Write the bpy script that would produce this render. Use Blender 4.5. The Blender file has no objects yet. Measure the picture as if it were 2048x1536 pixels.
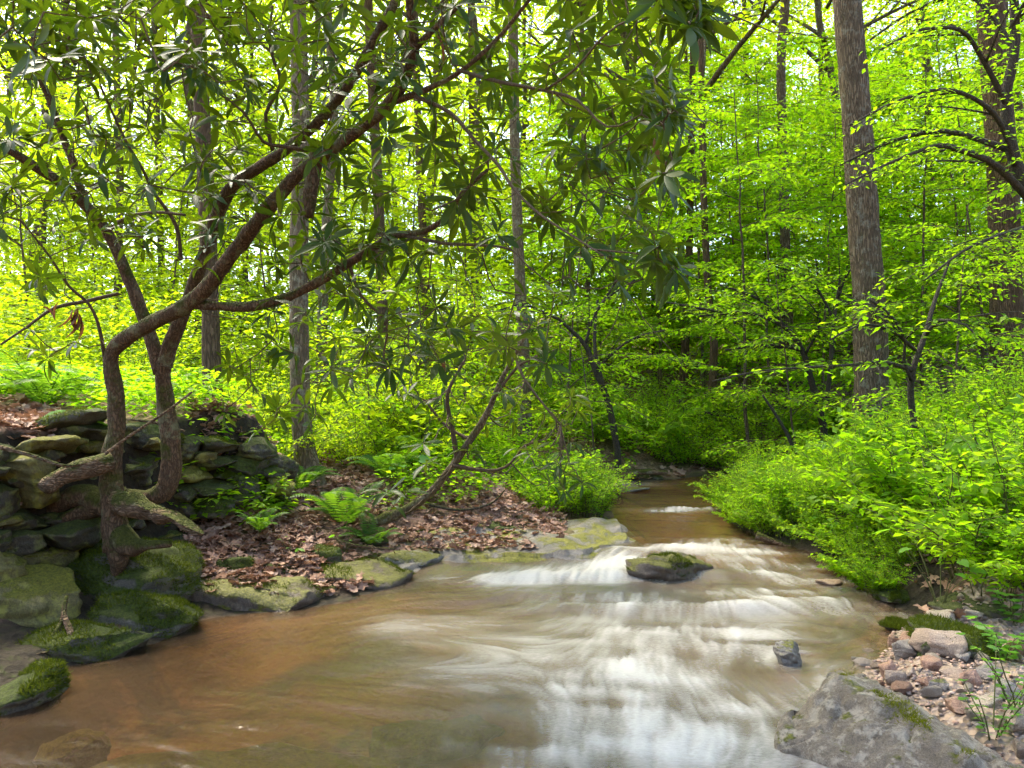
import bpy, bmesh, math, random
import numpy as np
from mathutils import Vector, Matrix

sc = bpy.context.scene
R = math.radians
# ------------------------------------------------------------------ camera
FPX, PITCH, CAMH = 1607.0, R(1.85), 1.25          # focal length in pixels of the 2048 px wide picture
cam_d = bpy.data.cameras.new("camera"); cam = bpy.data.objects.new("camera", cam_d)
sc.collection.objects.link(cam)
cam_d.sensor_width = 36.0; cam_d.lens = 36.0 * FPX / 2048.0
cam_d.clip_start = 0.05; cam_d.clip_end = 2000
cam.location = (0, 0, CAMH); cam.rotation_euler = (math.pi / 2 + PITCH, 0, 0)
sc.camera = cam
# ------------------------------------------------------------------ sky and sun
SUN_AZ, SUN_EL = R(-42), R(58)                      # azimuth measured from +Y towards +X
w = bpy.data.worlds.new("World"); sc.world = w; w.use_nodes = True
nt = w.node_tree; nt.nodes.clear()
sky = nt.nodes.new("ShaderNodeTexSky"); sky.sky_type = 'NISHITA'; sky.sun_disc = False
sky.sun_elevation = SUN_EL; sky.sun_rotation = SUN_AZ; sky.air_density = 1.0; sky.dust_density = 3.0; sky.ozone_density = 1.0
bg = nt.nodes.new("ShaderNodeBackground"); bg.inputs[1].default_value = 0.095
wo = nt.nodes.new("ShaderNodeOutputWorld")
nt.links.new(sky.outputs[0], bg.inputs[0]); nt.links.new(bg.outputs[0], wo.inputs[0])
sun_d = bpy.data.lights.new("sun", 'SUN'); sun = bpy.data.objects.new("sun", sun_d); sc.collection.objects.link(sun)
sun_d.energy = 1.5; sun_d.angle = R(18.0); sun_d.color = (1.0, 0.91, 0.72)
sdir = Vector((math.sin(SUN_AZ) * math.cos(SUN_EL), math.cos(SUN_AZ) * math.cos(SUN_EL), math.sin(SUN_EL)))
sun.rotation_euler = (-sdir).to_track_quat('-Z', 'Y').to_euler(); sun.location = sdir * 60
vs = sc.view_settings
vs.view_transform = 'Standard'; vs.look = 'None'; vs.gamma = 1.0; vs.use_curve_mapping = False
vs.exposure = 2.95
cy = sc.cycles
cy.max_bounces = 5; cy.diffuse_bounces = 4; cy.use_adaptive_sampling = True; cy.adaptive_threshold = .03; cy.glossy_bounces = 3; cy.transmission_bounces = 4
cy.transparent_max_bounces = 8; cy.caustics_reflective = False; cy.caustics_refractive = False
cy.use_denoising = True; cy.sample_clamp_indirect = 6.0
try: cy.denoising_prefilter = 'ACCURATE'
except Exception: pass

# ------------------------------------------------------------------ helpers
rng = np.random.default_rng(7)
random.seed(7)
cp, sp = math.cos(PITCH), math.sin(PITCH)
def ray(px, py):
    u = (px - 1024) / FPX; v = (768 - py) / FPX
    return np.array([u, cp - v * sp, sp + v * cp])
def P(px, py, Y):                                   # the point seen at a pixel, Y metres ahead
    d = ray(px, py); return np.array([0, 0, CAMH]) + d * (Y / d[1])
def S(a, b, t):
    t = np.clip((np.asarray(t, float) - a) / (b - a), 0, 1); return t * t * (3 - 2 * t)
def _hash(ix, iy, iz, seed):
    h = (ix.astype(np.int64) * 374761393 + iy.astype(np.int64) * 668265263 + iz.astype(np.int64) * 2147483647 + seed * 974634777) & 0xffffffff
    h = ((h ^ (h >> 13)) * 1274126177) & 0xffffffff
    h = h ^ (h >> 16)
    return (h & 0xffff) / 65535.0
def vnoise(p, seed=0):
    p = np.asarray(p, float); i = np.floor(p); f = p - i; f = f * f * (3 - 2 * f); i = i.astype(np.int64)
    r = 0
    for dx in (0, 1):
        wx = f[:, 0] if dx else 1 - f[:, 0]
        for dy in (0, 1):
            wy = f[:, 1] if dy else 1 - f[:, 1]
            for dz in (0, 1):
                wz = f[:, 2] if dz else 1 - f[:, 2]
                r = r + wx * wy * wz * _hash(i[:, 0] + dx, i[:, 1] + dy, i[:, 2] + dz, seed)
    return r * 2 - 1
def fbm(p, seed=0, oct=4, gain=.5):
    p = np.asarray(p, float); a = 1.0; r = 0
    for k in range(oct):
        r = r + a * vnoise(p * 2 ** k + 17.3 * k, seed + k); a *= gain
    return r
def xy3(x, y, s=1.0, z=0.0):
    return np.stack([np.ravel(x) * s, np.ravel(y) * s, np.full(np.size(x), z)], 1)

def mesh_np(name, V, F, attrs=None, uvs=None, smooth=True):
    """V (n,3); F: list of int arrays (m,k)"""
    me = bpy.data.meshes.new(name)
    V = np.ascontiguousarray(V, np.float32)
    if not isinstance(F, (list, tuple)): F = [F]
    F = [np.asarray(f, np.int32) for f in F if len(f)]
    loops = np.concatenate([f.ravel() for f in F])
    cnt = np.concatenate([np.full(len(f), f.shape[1], np.int32) for f in F])
    st = np.concatenate([[0], np.cumsum(cnt)[:-1]]).astype(np.int32)
    me.vertices.add(len(V)); me.vertices.foreach_set("co", V.ravel())
    me.loops.add(len(loops)); me.loops.foreach_set("vertex_index", loops)
    me.polygons.add(len(cnt)); me.polygons.foreach_set("loop_start", st); me.polygons.foreach_set("loop_total", cnt)
    me.polygons.foreach_set("use_smooth", np.full(len(cnt), smooth))
    me.update(calc_edges=True)
    for k, a in (attrs or {}).items():
        at = me.attributes.new(k, 'FLOAT', 'POINT'); at.data.foreach_set("value", np.ascontiguousarray(a, np.float32))
    for k, a in (uvs or {}).items():
        uv = me.uv_layers.new(name=k); uv.data.foreach_set("uv", np.ascontiguousarray(np.asarray(a, np.float32)[loops]).ravel())
    return me
class Geo:                                           # collects pieces of one mesh
    def __init__(s): s.V = []; s.Q = []; s.T = []; s.A = []; s.n = 0
    def add(s, V, Q=None, T=None, tint=None):
        V = np.asarray(V, float)
        if Q is not None and len(Q): s.Q.append(np.asarray(Q) + s.n)
        if T is not None and len(T): s.T.append(np.asarray(T) + s.n)
        s.V.append(V); s.A.append(np.full(len(V), 0.5) if tint is None else np.broadcast_to(tint, (len(V),)))
        s.n += len(V); return s
    def mesh(s, name, origin=(0, 0, 0), smooth=True):
        F = []
        if s.Q: F.append(np.concatenate(s.Q))
        if s.T: F.append(np.concatenate(s.T))
        return mesh_np(name, np.concatenate(s.V) - np.asarray(origin), F, {"tint": np.concatenate(s.A)}, smooth=smooth)
def obj(name, me, mat=None, parent=None, loc=(0, 0, 0), rot=None, scale=None):
    o = bpy.data.objects.new(name, me); sc.collection.objects.link(o)
    if me is not None and mat is not None and len(me.materials) == 0: me.materials.append(mat)
    o.location = loc
    if rot is not None: o.rotation_euler = rot
    if scale is not None: o.scale = scale if hasattr(scale, '__len__') else (scale,) * 3
    if parent is not None: o.parent = parent
    return o
def tag(o, label=None, cat=None, group=None, kind=None):
    if label: o["label"] = label
    if cat: o["category"] = cat
    if group: o["group"] = group
    if kind: o["kind"] = kind
    return o
def thing(name, label, cat, loc, group=None, rotz=0.0, scale=1.0):
    o = obj(name, None, None, None, loc, (0, 0, rotz), scale); o.empty_display_size = .1
    return tag(o, label, cat, group)

def catmull(pts, step):
    """pts (n,k) -> resampled; first three columns are xyz"""
    pts = np.asarray(pts, float); n = len(pts); out = []
    for i in range(n - 1):
        p0 = pts[max(i - 1, 0)]; p1 = pts[i]; p2 = pts[i + 1]; p3 = pts[min(i + 2, n - 1)]
        m = max(2, int(np.linalg.norm(p2[:3] - p1[:3]) / step))
        t = np.linspace(0, 1, m, endpoint=False)[:, None]
        out.append(.5 * ((2 * p1) + (-p0 + p2) * t + (2 * p0 - 5 * p1 + 4 * p2 - p3) * t * t + (-p0 + 3 * p1 - 3 * p2 + p3) * t ** 3))
    out.append(pts[-1:]); return np.concatenate(out)
def tube(pts, rad, sides=8, rough=0.0, seed=0, cap=True, nscale=6.0):
    pts = np.asarray(pts, float); n = len(pts); rad = np.broadcast_to(rad, (n,)).astype(float)
    t = np.gradient(pts, axis=0); t /= np.linalg.norm(t, axis=1)[:, None] + 1e-9
    up = np.array([0.13, 0.97, 0.2]) if abs(t[0, 1]) < .9 else np.array([1.0, 0, 0])
    u = np.zeros_like(t); x = np.cross(t[0], up); x /= np.linalg.norm(x); u[0] = x
    for i in range(1, n):
        x = u[i - 1] - t[i] * np.dot(u[i - 1], t[i]); u[i] = x / (np.linalg.norm(x) + 1e-9)
    v = np.cross(t, u)
    a = np.linspace(0, 2 * math.pi, sides, endpoint=False)
    dirs = u[:, None, :] * np.cos(a)[None, :, None] + v[:, None, :] * np.sin(a)[None, :, None]
    rr = np.repeat(rad[:, None], sides, 1)
    if rough > 0:
        q = (pts[:, None, :] + dirs * rad[:, None, None]).reshape(-1, 3)
        rr = rr * (1 + rough * fbm(q * nscale, seed, 3).reshape(n, sides))
    V = (pts[:, None, :] + dirs * rr[:, :, None]).reshape(-1, 3)
    i = np.arange(n - 1)[:, None] * sides; j = np.arange(sides)[None]; j2 = (j + 1) % sides
    Q = np.stack([i + j, i + j2, i + sides + j2, i + sides + j], -1).reshape(-1, 4)
    T = []
    if cap:
        V = np.concatenate([V, pts[:1], pts[-1:]]); c0, c1 = n * sides, n * sides + 1; b = (n - 1) * sides
        jj = np.arange(sides); k2 = (jj + 1) % sides
        T = np.concatenate([np.stack([np.full(sides, c0), k2, jj], 1), np.stack([np.full(sides, c1), b + jj, b + k2], 1)])
    return V, Q, T
def pixpath(rows, step=.06):
    """rows of (px, py, Y, radius in px) -> smooth centre line and radii in metres"""
    a = np.array([np.append(P(r[0], r[1], r[2]), r[3] * r[2] / FPX) for r in rows]); a = catmull(a, step)
    return a[:, :3], np.maximum(a[:, 3], .002)

def frames(d, n):
    """rotation matrices with x along d and z close to n"""
    d = d / (np.linalg.norm(d, axis=1)[:, None] + 1e-9)
    s = np.cross(n, d); s /= np.linalg.norm(s, axis=1)[:, None] + 1e-9
    n = np.cross(d, s)
    return np.stack([d, s, n], 2)                      # columns
def scatter(geo, tmpl, pos, M, size, tint):
    """copies of one small leaf template (V, Q, T) joined into geo; size (n,) or (n,3)"""
    V, Q, T = tmpl; n = len(pos); k = len(V)
    size = np.asarray(size, float); size = size[:, None] if size.ndim == 1 else size
    L = V[None] * size[:, None, :] if size.shape[1] == 3 else V[None] * size[:, None, :]
    W_ = np.einsum('nij,nkj->nki', M, L) + pos[:, None, :]
    off = (np.arange(n) * k)[:, None, None]
    geo.add(W_.reshape(-1, 3), None if Q is None else (Q[None] + off).reshape(-1, Q.shape[1]),
            None if T is None else (T[None] + off).reshape(-1, 3), np.repeat(tint, k))
def unit(v): return v / (np.linalg.norm(v, axis=-1, keepdims=True) + 1e-9)

# leaf templates: x along the leaf, z up, length 1
LEAF4 = (np.array([[0, 0, 0], [.45, .27, .06], [.45, -.27, .06], [1, 0, -.08], [.45, 0, 0]], float), None,
         np.array([[0, 2, 4], [0, 4, 1], [4, 2, 3], [4, 3, 1]]))
LEAF2 = (np.array([[0, 0, 0], [.45, .28, .07], [1, 0, -.06], [.45, -.28, .07]], float), None, np.array([[0, 3, 2], [0, 2, 1]]))
LEAFN = (np.array([[0, 0, 0], [.5, .16, .03], [1, 0, -.1], [.5, -.16, .03]], float), None, np.array([[0, 3, 2], [0, 2, 1]]))
def long_leaf(curl, fold, twist, wid=.145):
    st = np.array([0, .12, .3, .52, .74, .9, 1.0]); hw = np.array([.013, .058, .10, .125, .112, .06, .004]) * wid / .145
    V = []
    for s_, h_ in zip(st, hw):
        z = curl * s_ * s_; a = twist * s_
        for q in (-1, 0, 1):
            y = q * h_; zz = abs(q) * h_ * fold
            V.append((s_ * (1 - .12 * abs(curl) * s_), y * math.cos(a) - zz * math.sin(a), z + y * math.sin(a) + zz * math.cos(a)))
    Q = []
    for i in range(len(st) - 1):
        b = i * 3
        Q += [(b, b + 3, b + 4, b + 1), (b + 1, b + 4, b + 5, b + 2)]
    return np.array(V), np.array(Q), None
RHODO = [long_leaf(-.14, .3, .15), long_leaf(-.34, .45, -.4), long_leaf(.08, .2, .3, .12), long_leaf(-.55, .6, .25, .13), long_leaf(-.25, -.15, .55, .16)]

# ------------------------------------------------------------------ materials
def mat(name):
    m = bpy.data.materials.new(name); m.use_nodes = True; m.node_tree.nodes.clear(); return m, m.node_tree
class N:
    def __init__(s, name): s.m, s.t = mat(name)
    def __call__(s, typ, **kw):
        n = s.t.nodes.new("ShaderNode" + typ)
        for k, v in kw.items():
            if k.startswith("i_"):
                kk = k[2:]; n.inputs[int(kk) if kk.isdigit() else kk].default_value = v
            else: setattr(n, k, v)
        return n
    def l(s, a, b): s.t.links.new(a, b)
    def noise(s, vec, scale, detail=5, rough=.6, dist=0.0):
        n = s("TexNoise"); n.inputs["Scale"].default_value = scale; n.inputs["Detail"].default_value = detail
        n.inputs["Roughness"].default_value = rough; n.inputs["Distortion"].default_value = dist
        if vec is not None: s.l(vec, n.inputs["Vector"])
        return n.outputs[0]
    def ramp(s, fac, stops, interp='LINEAR'):
        r = s("ValToRGB"); cr = r.color_ramp; cr.interpolation = interp
        while len(cr.elements) > 1: cr.elements.remove(cr.elements[-1])
        for i, (p, c) in enumerate(stops):
            e = cr.elements[0] if i == 0 else cr.elements.new(p)
            e.position = p; e.color = (*c, 1) if hasattr(c, '__len__') else (c, c, c, 1)
        s.l(fac, r.inputs[0]); return r.outputs[0]
    def mix(s, fac, a, b, mode='MIX'):
        n = s("Mix", data_type='RGBA', blend_type=mode)
        for sock, v in ((n.inputs[0], fac), (n.inputs[6], a), (n.inputs[7], b)):
            if hasattr(v, 'is_linked') or hasattr(v, 'links'): s.l(v, sock)
            elif hasattr(v, '__len__'): sock.default_value = (*v, 1) if len(v) == 3 else v
            else: sock.default_value = v
        return n.outputs[2]
    def math(s, op, a, b=None, clamp=False):
        n = s("Math", operation=op, use_clamp=clamp)
        for k, v in ((0, a), (1, b)):
            if v is None: continue
            if hasattr(v, 'links'): s.l(v, n.inputs[k])
            else: n.inputs[k].default_value = v
        return n.outputs[0]
    def mapping(s, vec, scale): 
        n = s("Mapping"); n.inputs["Scale"].default_value = scale; s.l(vec, n.inputs["Vector"]); return n.outputs[0]
    def bump(s, h, strength=.5, dist=.02):
        b = s("Bump"); b.inputs["Strength"].default_value = strength; b.inputs["Distance"].default_value = dist
        s.l(h, b.inputs["Height"]); return b.outputs[0]
    def out(s, sh): o = s("OutputMaterial"); s.l(sh, o.inputs[0]); return s.m
    def coord(s, which="Object"): return s("TexCoord").outputs[which]
    def attr(s, name): a = s("Attribute"); a.attribute_name = name; return a.outputs["Fac"]
    def prin(s, col, rough=.8, spec=.3, normal=None):
        p = s("BsdfPrincipled"); 
        if hasattr(col, 'links'): s.l(col, p.inputs["Base Color"])
        else: p.inputs["Base Color"].default_value = (*col, 1)
        if hasattr(rough, 'links'): s.l(rough, p.inputs["Roughness"])
        else: p.inputs["Roughness"].default_value = rough
        p.inputs["Specular IOR Level"].default_value = spec
        if normal is not None: s.l(normal, p.inputs["Normal"])
        return p.outputs[0]

def leaf_mat(name, cols, trans, tfac=.5, rough=.45, spec=.35, under=None):
    """cols: reflectance stops over the leaf's own tint; trans: light let through"""
    n = N(name)
    rnd = n("ObjectInfo").outputs["Random"]
    f = n.math('FRACT', n.math('ADD', n.attr("tint"), rnd))
    k = len(cols) - 1
    c = n.ramp(f, [(i / k, v) for i, v in enumerate(cols)])
    t = n.ramp(f, [(i / (len(trans) - 1), v) for i, v in enumerate(trans)])
    if under: c = n.mix(n("NewGeometry").outputs["Backfacing"], c, under)
    b = n.prin(c, rough, spec)
    tr = n("BsdfTranslucent"); n.l(t, tr.inputs[0])
    mx = n("MixShader"); mx.inputs[0].default_value = tfac; n.l(b, mx.inputs[1]); n.l(tr.outputs[0], mx.inputs[2])
    return n.out(mx.outputs[0])
M = {}
M['rhodo_leaf'] = leaf_mat("rhododendron leaf", [(.018, .043, .003), (.023, .05, .004), (.032, .056, .004), (.02, .046, .004), (.018, .043, .003)],
                           [(.12, .23, .004), (.16, .26, .005), (.19, .27, .006), (.13, .24, .005), (.12, .23, .004)], .24, .45, .2, (.034, .055, .008))
M['dead_leaf'] = leaf_mat("withered leaf", [(.10, .045, .02), (.14, .06, .025), (.09, .04, .02), (.10, .045, .02)], [(.2, .08, .03), (.25, .1, .03), (.2, .08, .03)], .3, .7, .2)
M['maple_leaf'] = leaf_mat("young maple leaf", [(.10, .2, .004), (.13, .23, .005), (.15, .24, .006), (.105, .2, .006), (.10, .2, .004)],
                           [(.32, .66, .006), (.42, .7, .008), (.5, .72, .01), (.35, .67, .01), (.32, .66, .006)], .58, .5, .15)
M['spring_leaf'] = leaf_mat("spring canopy leaf", [(.1, .22, .006), (.13, .24, .008), (.15, .24, .01), (.11, .23, .006), (.1, .22, .006)],
                            [(.48, .71, .008), (.56, .73, .012), (.62, .74, .015), (.5, .71, .008), (.48, .71, .008)], .58, .5, .12)
M['shrub_leaf'] = leaf_mat("shrub leaf", [(.085, .19, .008), (.11, .215, .008), (.145, .23, .01), (.09, .195, .014), (.085, .19, .008)],
                           [(.31, .62, .008), (.41, .67, .01), (.51, .69, .012), (.33, .63, .016), (.31, .62, .008)], .52, .5, .18)
M['fern_leaf'] = leaf_mat("fern", [(.035, .1, .01), (.05, .125, .01), (.055, .13, .014), (.035, .1, .01)],
                          [(.12, .3, .012), (.18, .36, .014), (.2, .36, .014), (.12, .3, .012)], .5, .5, .3)
M['litter'] = leaf_mat("fallen leaf", [(.16, .085, .055), (.3, .175, .115), (.37, .23, .16), (.22, .11, .06), (.42, .29, .21), (.16, .085, .055)],
                       [(.2, .1, .05), (.28, .15, .08), (.2, .1, .05)], .15, .7, .25)
def bark(name, dark, light, moss=None, mossamt=.4, vs_=(9, 9, 1.6), lichen=None, strength=.9):
    n = N(name); co = n.coord("Object")
    st = n.mapping(co, vs_)
    v = n("TexVoronoi", feature='DISTANCE_TO_EDGE'); v.inputs["Scale"].default_value = 4.0
    ns = n.noise(st, 3.0, 6, .65)
    wv = n("VectorMath", operation='ADD'); n.l(st, wv.inputs[0])
    ms = n("VectorMath", operation='SCALE'); tn = n("TexNoise"); tn.inputs["Scale"].default_value = 2.2; n.l(st, tn.inputs["Vector"])
    n.l(tn.outputs[1], ms.inputs[0]); ms.inputs["Scale"].default_value = .9; n.l(ms.outputs[0], wv.inputs[1])
    n.l(wv.outputs[0], v.inputs["Vector"])
    h = n.math('ADD', n.math('MULTIPLY', n.math('MINIMUM', v.outputs[0], .22), 3.0), n.math('MULTIPLY', ns, .7))
    c = n.ramp(h, [(.15, dark), (.75, tuple(.5 * (a + b) for a, b in zip(dark, light))), (1.0, light)])
    big = n.noise(co, 2.2, 4, .6)
    c = n.mix(n.ramp(big, [(.35, 0.0), (.7, .5)]), c, tuple(x * .55 for x in light))
    if lichen is not None:
        lf = n.ramp(n.noise(co, 9.0, 5, .7), [(.54, 0.0), (.64, .8)])
        c = n.mix(lf, c, lichen)
    if moss is not None:
        g = n("NewGeometry"); sx = n("SeparateXYZ"); n.l(g.outputs["Normal"], sx.inputs[0])
        mf = n.math('ADD', n.math('MULTIPLY', sx.outputs[2], .22), n.noise(co, 5.5, 6, .7))
        mf = n.ramp(mf, [(.72 - mossamt * .35, 0.0), (.85 - mossamt * .35, 1.0)])
        mc = n.ramp(n.noise(co, 60, 3, .6), [(.35, tuple(x * .5 for x in moss)), (.65, moss)])
        c = n.mix(mf, c, mc)
    fine = n.noise(co, 140, 3, .6)
    hb = n.math('ADD', h, n.math('MULTIPLY', fine, .3))
    return n.out(n.prin(c, .88, .2, n.bump(hb, strength, .02)))
M['bark_rhodo'] = bark("rhododendron bark", (.045, .026, .014), (.17, .105, .058), (.075, .08, .012), .62, (14, 14, 5), (.2, .19, .1), .7)
M['bark_twig'] = bark("twig bark", (.05, .035, .02), (.15, .105, .06), None, 0, (30, 30, 10), None, .3)
M['green_stem'] = bark('green shrub stem', (.05, .06, .015), (.12, .12, .04), None, 0, (30, 30, 10), None, .2)
M['bark_grey'] = bark("grey ridged bark", (.04, .028, .015), (.19, .137, .08), (.085, .09, .03), .25, (10, 10, 1.3), (.2, .185, .13), 1.0)
M['bark_pale'] = bark("pale lichened bark", (.06, .044, .022), (.2, .15, .085), (.12, .12, .03), .5, (9, 9, 2.2), (.25, .24, .15), .7)
M['bark_brown'] = bark("brown shaggy bark", (.042, .026, .014), (.18, .115, .062), (.1, .1, .03), .2, (12, 12, 1.2), None, 1.0)
M['bark_dark'] = bark("dark branch bark", (.025, .02, .014), (.085, .07, .05), (.06, .07, .015), .3, (18, 18, 5), None, .6)
M['wood_dead'] = bark("weathered dead wood", (.07, .04, .022), (.3, .19, .11), (.09, .1, .015), .45, (5, 5, 14), (.3, .25, .16), .9)

def rock_mat(name, dark, light, moss=(.09, .1, .008), mossamt=.5, wet=.6, lichen=(.22, .23, .07), lich=.5, nscale=1.0, warm=None):
    n = N(name); co = n.coord("Object"); rnd = n("ObjectInfo").outputs["Random"]
    off = n("VectorMath", operation='ADD'); n.l(co, off.inputs[0]); cx = n("CombineXYZ"); n.l(n.math('MULTIPLY', rnd, 37.0), cx.inputs[0]); n.l(cx.outputs[0], off.inputs[1])
    co = off.outputs[0]
    a = n.noise(co, 4.0 * nscale, 8, .68, .6); b = n.noise(co, 28 * nscale, 6, .7); fine = n.noise(co, 120 * nscale, 4, .7)
    mixv = n.math('ADD', n.math('MULTIPLY', a, .65), n.math('MULTIPLY', b, .35))
    c = n.ramp(mixv, [(.32, dark), (.5, tuple(.5 * (x + y) for x, y in zip(dark, light))), (.66, light)])
    c = n.mix(n.math('MULTIPLY', rnd, .35), c, warm if warm else tuple(x * .6 for x in light))
    sp_ = n.ramp(fine, [(.35, .55), (.65, 1.25)]); c = n.mix(1.0, c, sp_, 'MULTIPLY')
    lf = n.ramp(n.noise(co, 7 * nscale, 6, .7), [(.56 - .08 * lich, 0.0), (.66 - .08 * lich, lich)])
    c = n.mix(lf, c, lichen)
    g = n("NewGeometry"); sx = n("SeparateXYZ"); n.l(g.outputs["Normal"], sx.inputs[0])
    mf = n.math('ADD', n.math('MULTIPLY', sx.outputs[2], .30), n.noise(co, 3.4 * nscale, 7, .68))
    mf = n.ramp(mf, [(.86 - .4 * mossamt, 0.0), (.93 - .4 * mossamt, 1.0)])
    mc = n.ramp(n.noise(co, 75, 4, .7), [(.3, tuple(x * .3 for x in moss)), (.55, moss), (.75, tuple(x * 1.7 for x in moss))])
    c = n.mix(mf, c, mc)
    hb = n.math('ADD', n.math('ADD', n.math('MULTIPLY', a, 1.2), n.math('MULTIPLY', b, .5)), n.math('ADD', n.math('MULTIPLY', fine, .18), n.math('MULTIPLY', mf, .35)))
    ro = n.math('ADD', n.math('MULTIPLY', mf, .3), wet)
    return n.out(n.prin(c, ro, .4, n.bump(hb, .9, .03)))
M['rock_wall'] = rock_mat("mossy wall stone", (.022, .019, .012), (.1, .083, .052), (.045, .055, .005), .72, .6, (.17, .18, .05), .85)
M['rock_yellow'] = rock_mat("yellow green lichened boulder", (.07, .055, .018), (.22, .19, .06), (.13, .125, .01), .6, .6, (.26, .24, .04), .8)
M['rock_moss'] = rock_mat("moss covered rock", (.03, .028, .02), (.14, .12, .085), (.045, .06, .004), .85, .65, (.14, .14, .05), .4)
M['rock_grey'] = rock_mat("wet grey rock", (.05, .045, .038), (.26, .23, .19), (.11, .11, .008), .3, .38, (.3, .28, .2), .4)
M['rock_brown'] = rock_mat("wet brown rock", (.03, .022, .014), (.17, .125, .085), (.12, .115, .01), .5, .32, (.25, .2, .13), .4, 1.4)
M['rock_slab'] = rock_mat("pitted grey slab", (.05, .034, .019), (.34, .275, .19), (.13, .13, .01), .12, .45, (.4, .35, .26), .7, 2.2)
M['rock_ledge'] = rock_mat("streamside ledge rock", (.07, .06, .05), (.27, .24, .2), (.17, .16, .01), .27, .35, (.2, .14, .07), .4)
M['stone_warm'] = rock_mat("warm river stone", (.16, .11, .075), (.42, .32, .23), (.1, .1, .02), .05, .42, (.4, .3, .2), .2, 1.6, (.44, .24, .15))

# ------------------------------------------------------------------ stream layout
WY = np.array([-5, 4.5, 4.85, 5.25, 5.75, 6.25, 8.35, 8.75, 10.4, 11.6, 14, 40.])
WZ = np.array([0, 0, .012, .05, .06, .135, .15, .195, .21, .27, .3, .5])
def W(y):
    y = np.asarray(y, float); r = 0
    for d in (-.16, -.08, 0, .08, .16): r = r + np.interp(y + d, WY, WZ)
    return r / 5
def G(px, py, dz=0.0):                               # where the pixel's ray meets the water level
    d = ray(px, py); z = 0.0
    for _ in range(12):
        k = (z + dz - CAMH) / d[2]; p = np.array([0, 0, CAMH]) + d * k; z = float(W(p[1]))
    return p
LEFT = [(-2.9, -3), (-2.75, 2.6)] + [tuple(G(*q)[:2]) for q in [(-40, 1392), (130, 1338), (330, 1284), (400, 1240), (640, 1216), (775, 1188), (800, 1148), (880, 1122), (1170, 1112), (1258, 1084), (1232, 1048), (1222, 1000), (1205, 968), (1330, 962)]] + [(2.9, 12.0), (4.6, 13.2), (7, 14)]
RIGHT = [(3.0, -3), (2.0, 2.0), (1.5, 2.9)] + [tuple(G(*q)[:2]) for q in [(1640, 1420), (1740, 1335), (1790, 1292), (1780, 1268), (1835, 1238), (1745, 1196), (1715, 1168), (1640, 1114), (1530, 1080), (1465, 1050), (1442, 1004), (1450, 985)]] + [(3.7, 10.6), (5.2, 11.9), (7.4, 12.6)]
POLY = np.array(LEFT + RIGHT[::-1])
def sdist(x, y):
    p = np.stack([np.ravel(x), np.ravel(y)], 1).astype(float); a = POLY; b = np.roll(POLY, -1, 0)
    d = np.full(len(p), 1e9); ins = np.zeros(len(p), bool)
    for i in range(len(a)):
        e = b[i] - a[i]; v = p - a[i]; t = np.clip((v @ e) / (e @ e), 0, 1)
        d = np.minimum(d, np.linalg.norm(v - t[:, None] * e, axis=1))
        c = (a[i][1] > p[:, 1]) != (b[i][1] > p[:, 1])
        with np.errstate(divide='ignore', invalid='ignore'):
            xi = a[i][0] + (p[:, 1] - a[i][1]) / (e[1] if e[1] else 1e-9) * e[0]
        ins ^= c & (p[:, 0] < xi)
    return np.where(ins, -d, d)
CX = np.array([[-3, 0], [3, -.3], [4, 0], [5, .3], [6, .7], [7, 1.5], [8, 1.6], [9, 1.8], [10, 2.0], [11, 2.4], [13, 4.5], [16, 4.5], [200, 6]])
def ground_z(x, y):
    x = np.ravel(np.asarray(x, float)); y = np.ravel(np.asarray(y, float))
    s = sdist(x, y); so = np.maximum(s, 0); wz = W(np.minimum(y, 14))
    n1 = fbm(xy3(x, y, .9), 3, 4); n2 = fbm(xy3(x, y, 4.0), 5, 3)
    bed = wz - .03 - .16 * S(0, .5, -s) + .03 * n2 * S(0, .3, -s) - .05 * S(0, 1, -s) * n1
    e_ = np.array([1.225, 2.56]) / 2.838; qx = x + 2.97; qy = y - 3.9; db = -qx * e_[1] + qy * e_[0]; ta = qx * e_[0] + qy * e_[1]
    ww = S(3.35, 2.75, ta) * S(-1.2, -.5, db)
    terr = 1.12 - .10 * S(-3.4, -1.6, x)
    foot = .08 * S(0, .3, so) + .28 * S(.3, 1.5, so)
    wall = foot + (terr - foot) * S(.22, .4, db) + .02 * so
    gent = .42 * S(.3, 1.7, so) + .13 * np.maximum(0, so - 1.2) * S(9, 2, so) + .5 * S(4, 9, so)
    hl = ww * wall + (1 - ww) * gent + .035 * np.maximum(0, so - 5)
    gw = S(4.55, 4.0, y)
    grav = .07 * S(0, .3, so) + .05 * so + .35 * S(1.0, 1.9, so) + .2 * np.maximum(0, so - 1.6)
    bank = .30 * S(0, .5, so) + .12 * np.minimum(so, 3) + .25 * np.maximum(0, so - 3)
    hr = gw * grav + (1 - gw) * bank
    bw = .8 + .7 * np.maximum(0, y - 12); side = S(0, 1, (x - np.interp(y, CX[:, 0], CX[:, 1]) + bw) / (2 * bw))
    h = (1 - side) * hl + side * hr
    h = h + .05 * np.maximum(0, y - 14) * S(14, 24, y)
    h = np.where(h > 6, 6 + (h - 6) * .55, h)
    out = wz + h + (.10 * n1 * S(.4, 3, so) + .025 * n2 * S(.02, .3, so)) + .5 * fbm(xy3(x, y, .12), 9, 3) * S(6, 20, so)
    return np.where(s < 0, bed, np.maximum(out, wz - .03 + .05 * S(0, .2, so)))
def gz(x, y): return float(ground_z([x], [y])[0])

def GR(px, py):                                       # where the pixel's ray meets the ground or the water
    d = ray(px, py); k = np.linspace(1.5, 40, 900) / d[1]; q = np.array([0, 0, CAMH]) + d * k[:, None]
    h = np.maximum(ground_z(q[:, 0], q[:, 1]), W(q[:, 1])); i = int(np.argmax(q[:, 2] < h)); return q[i]
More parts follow.
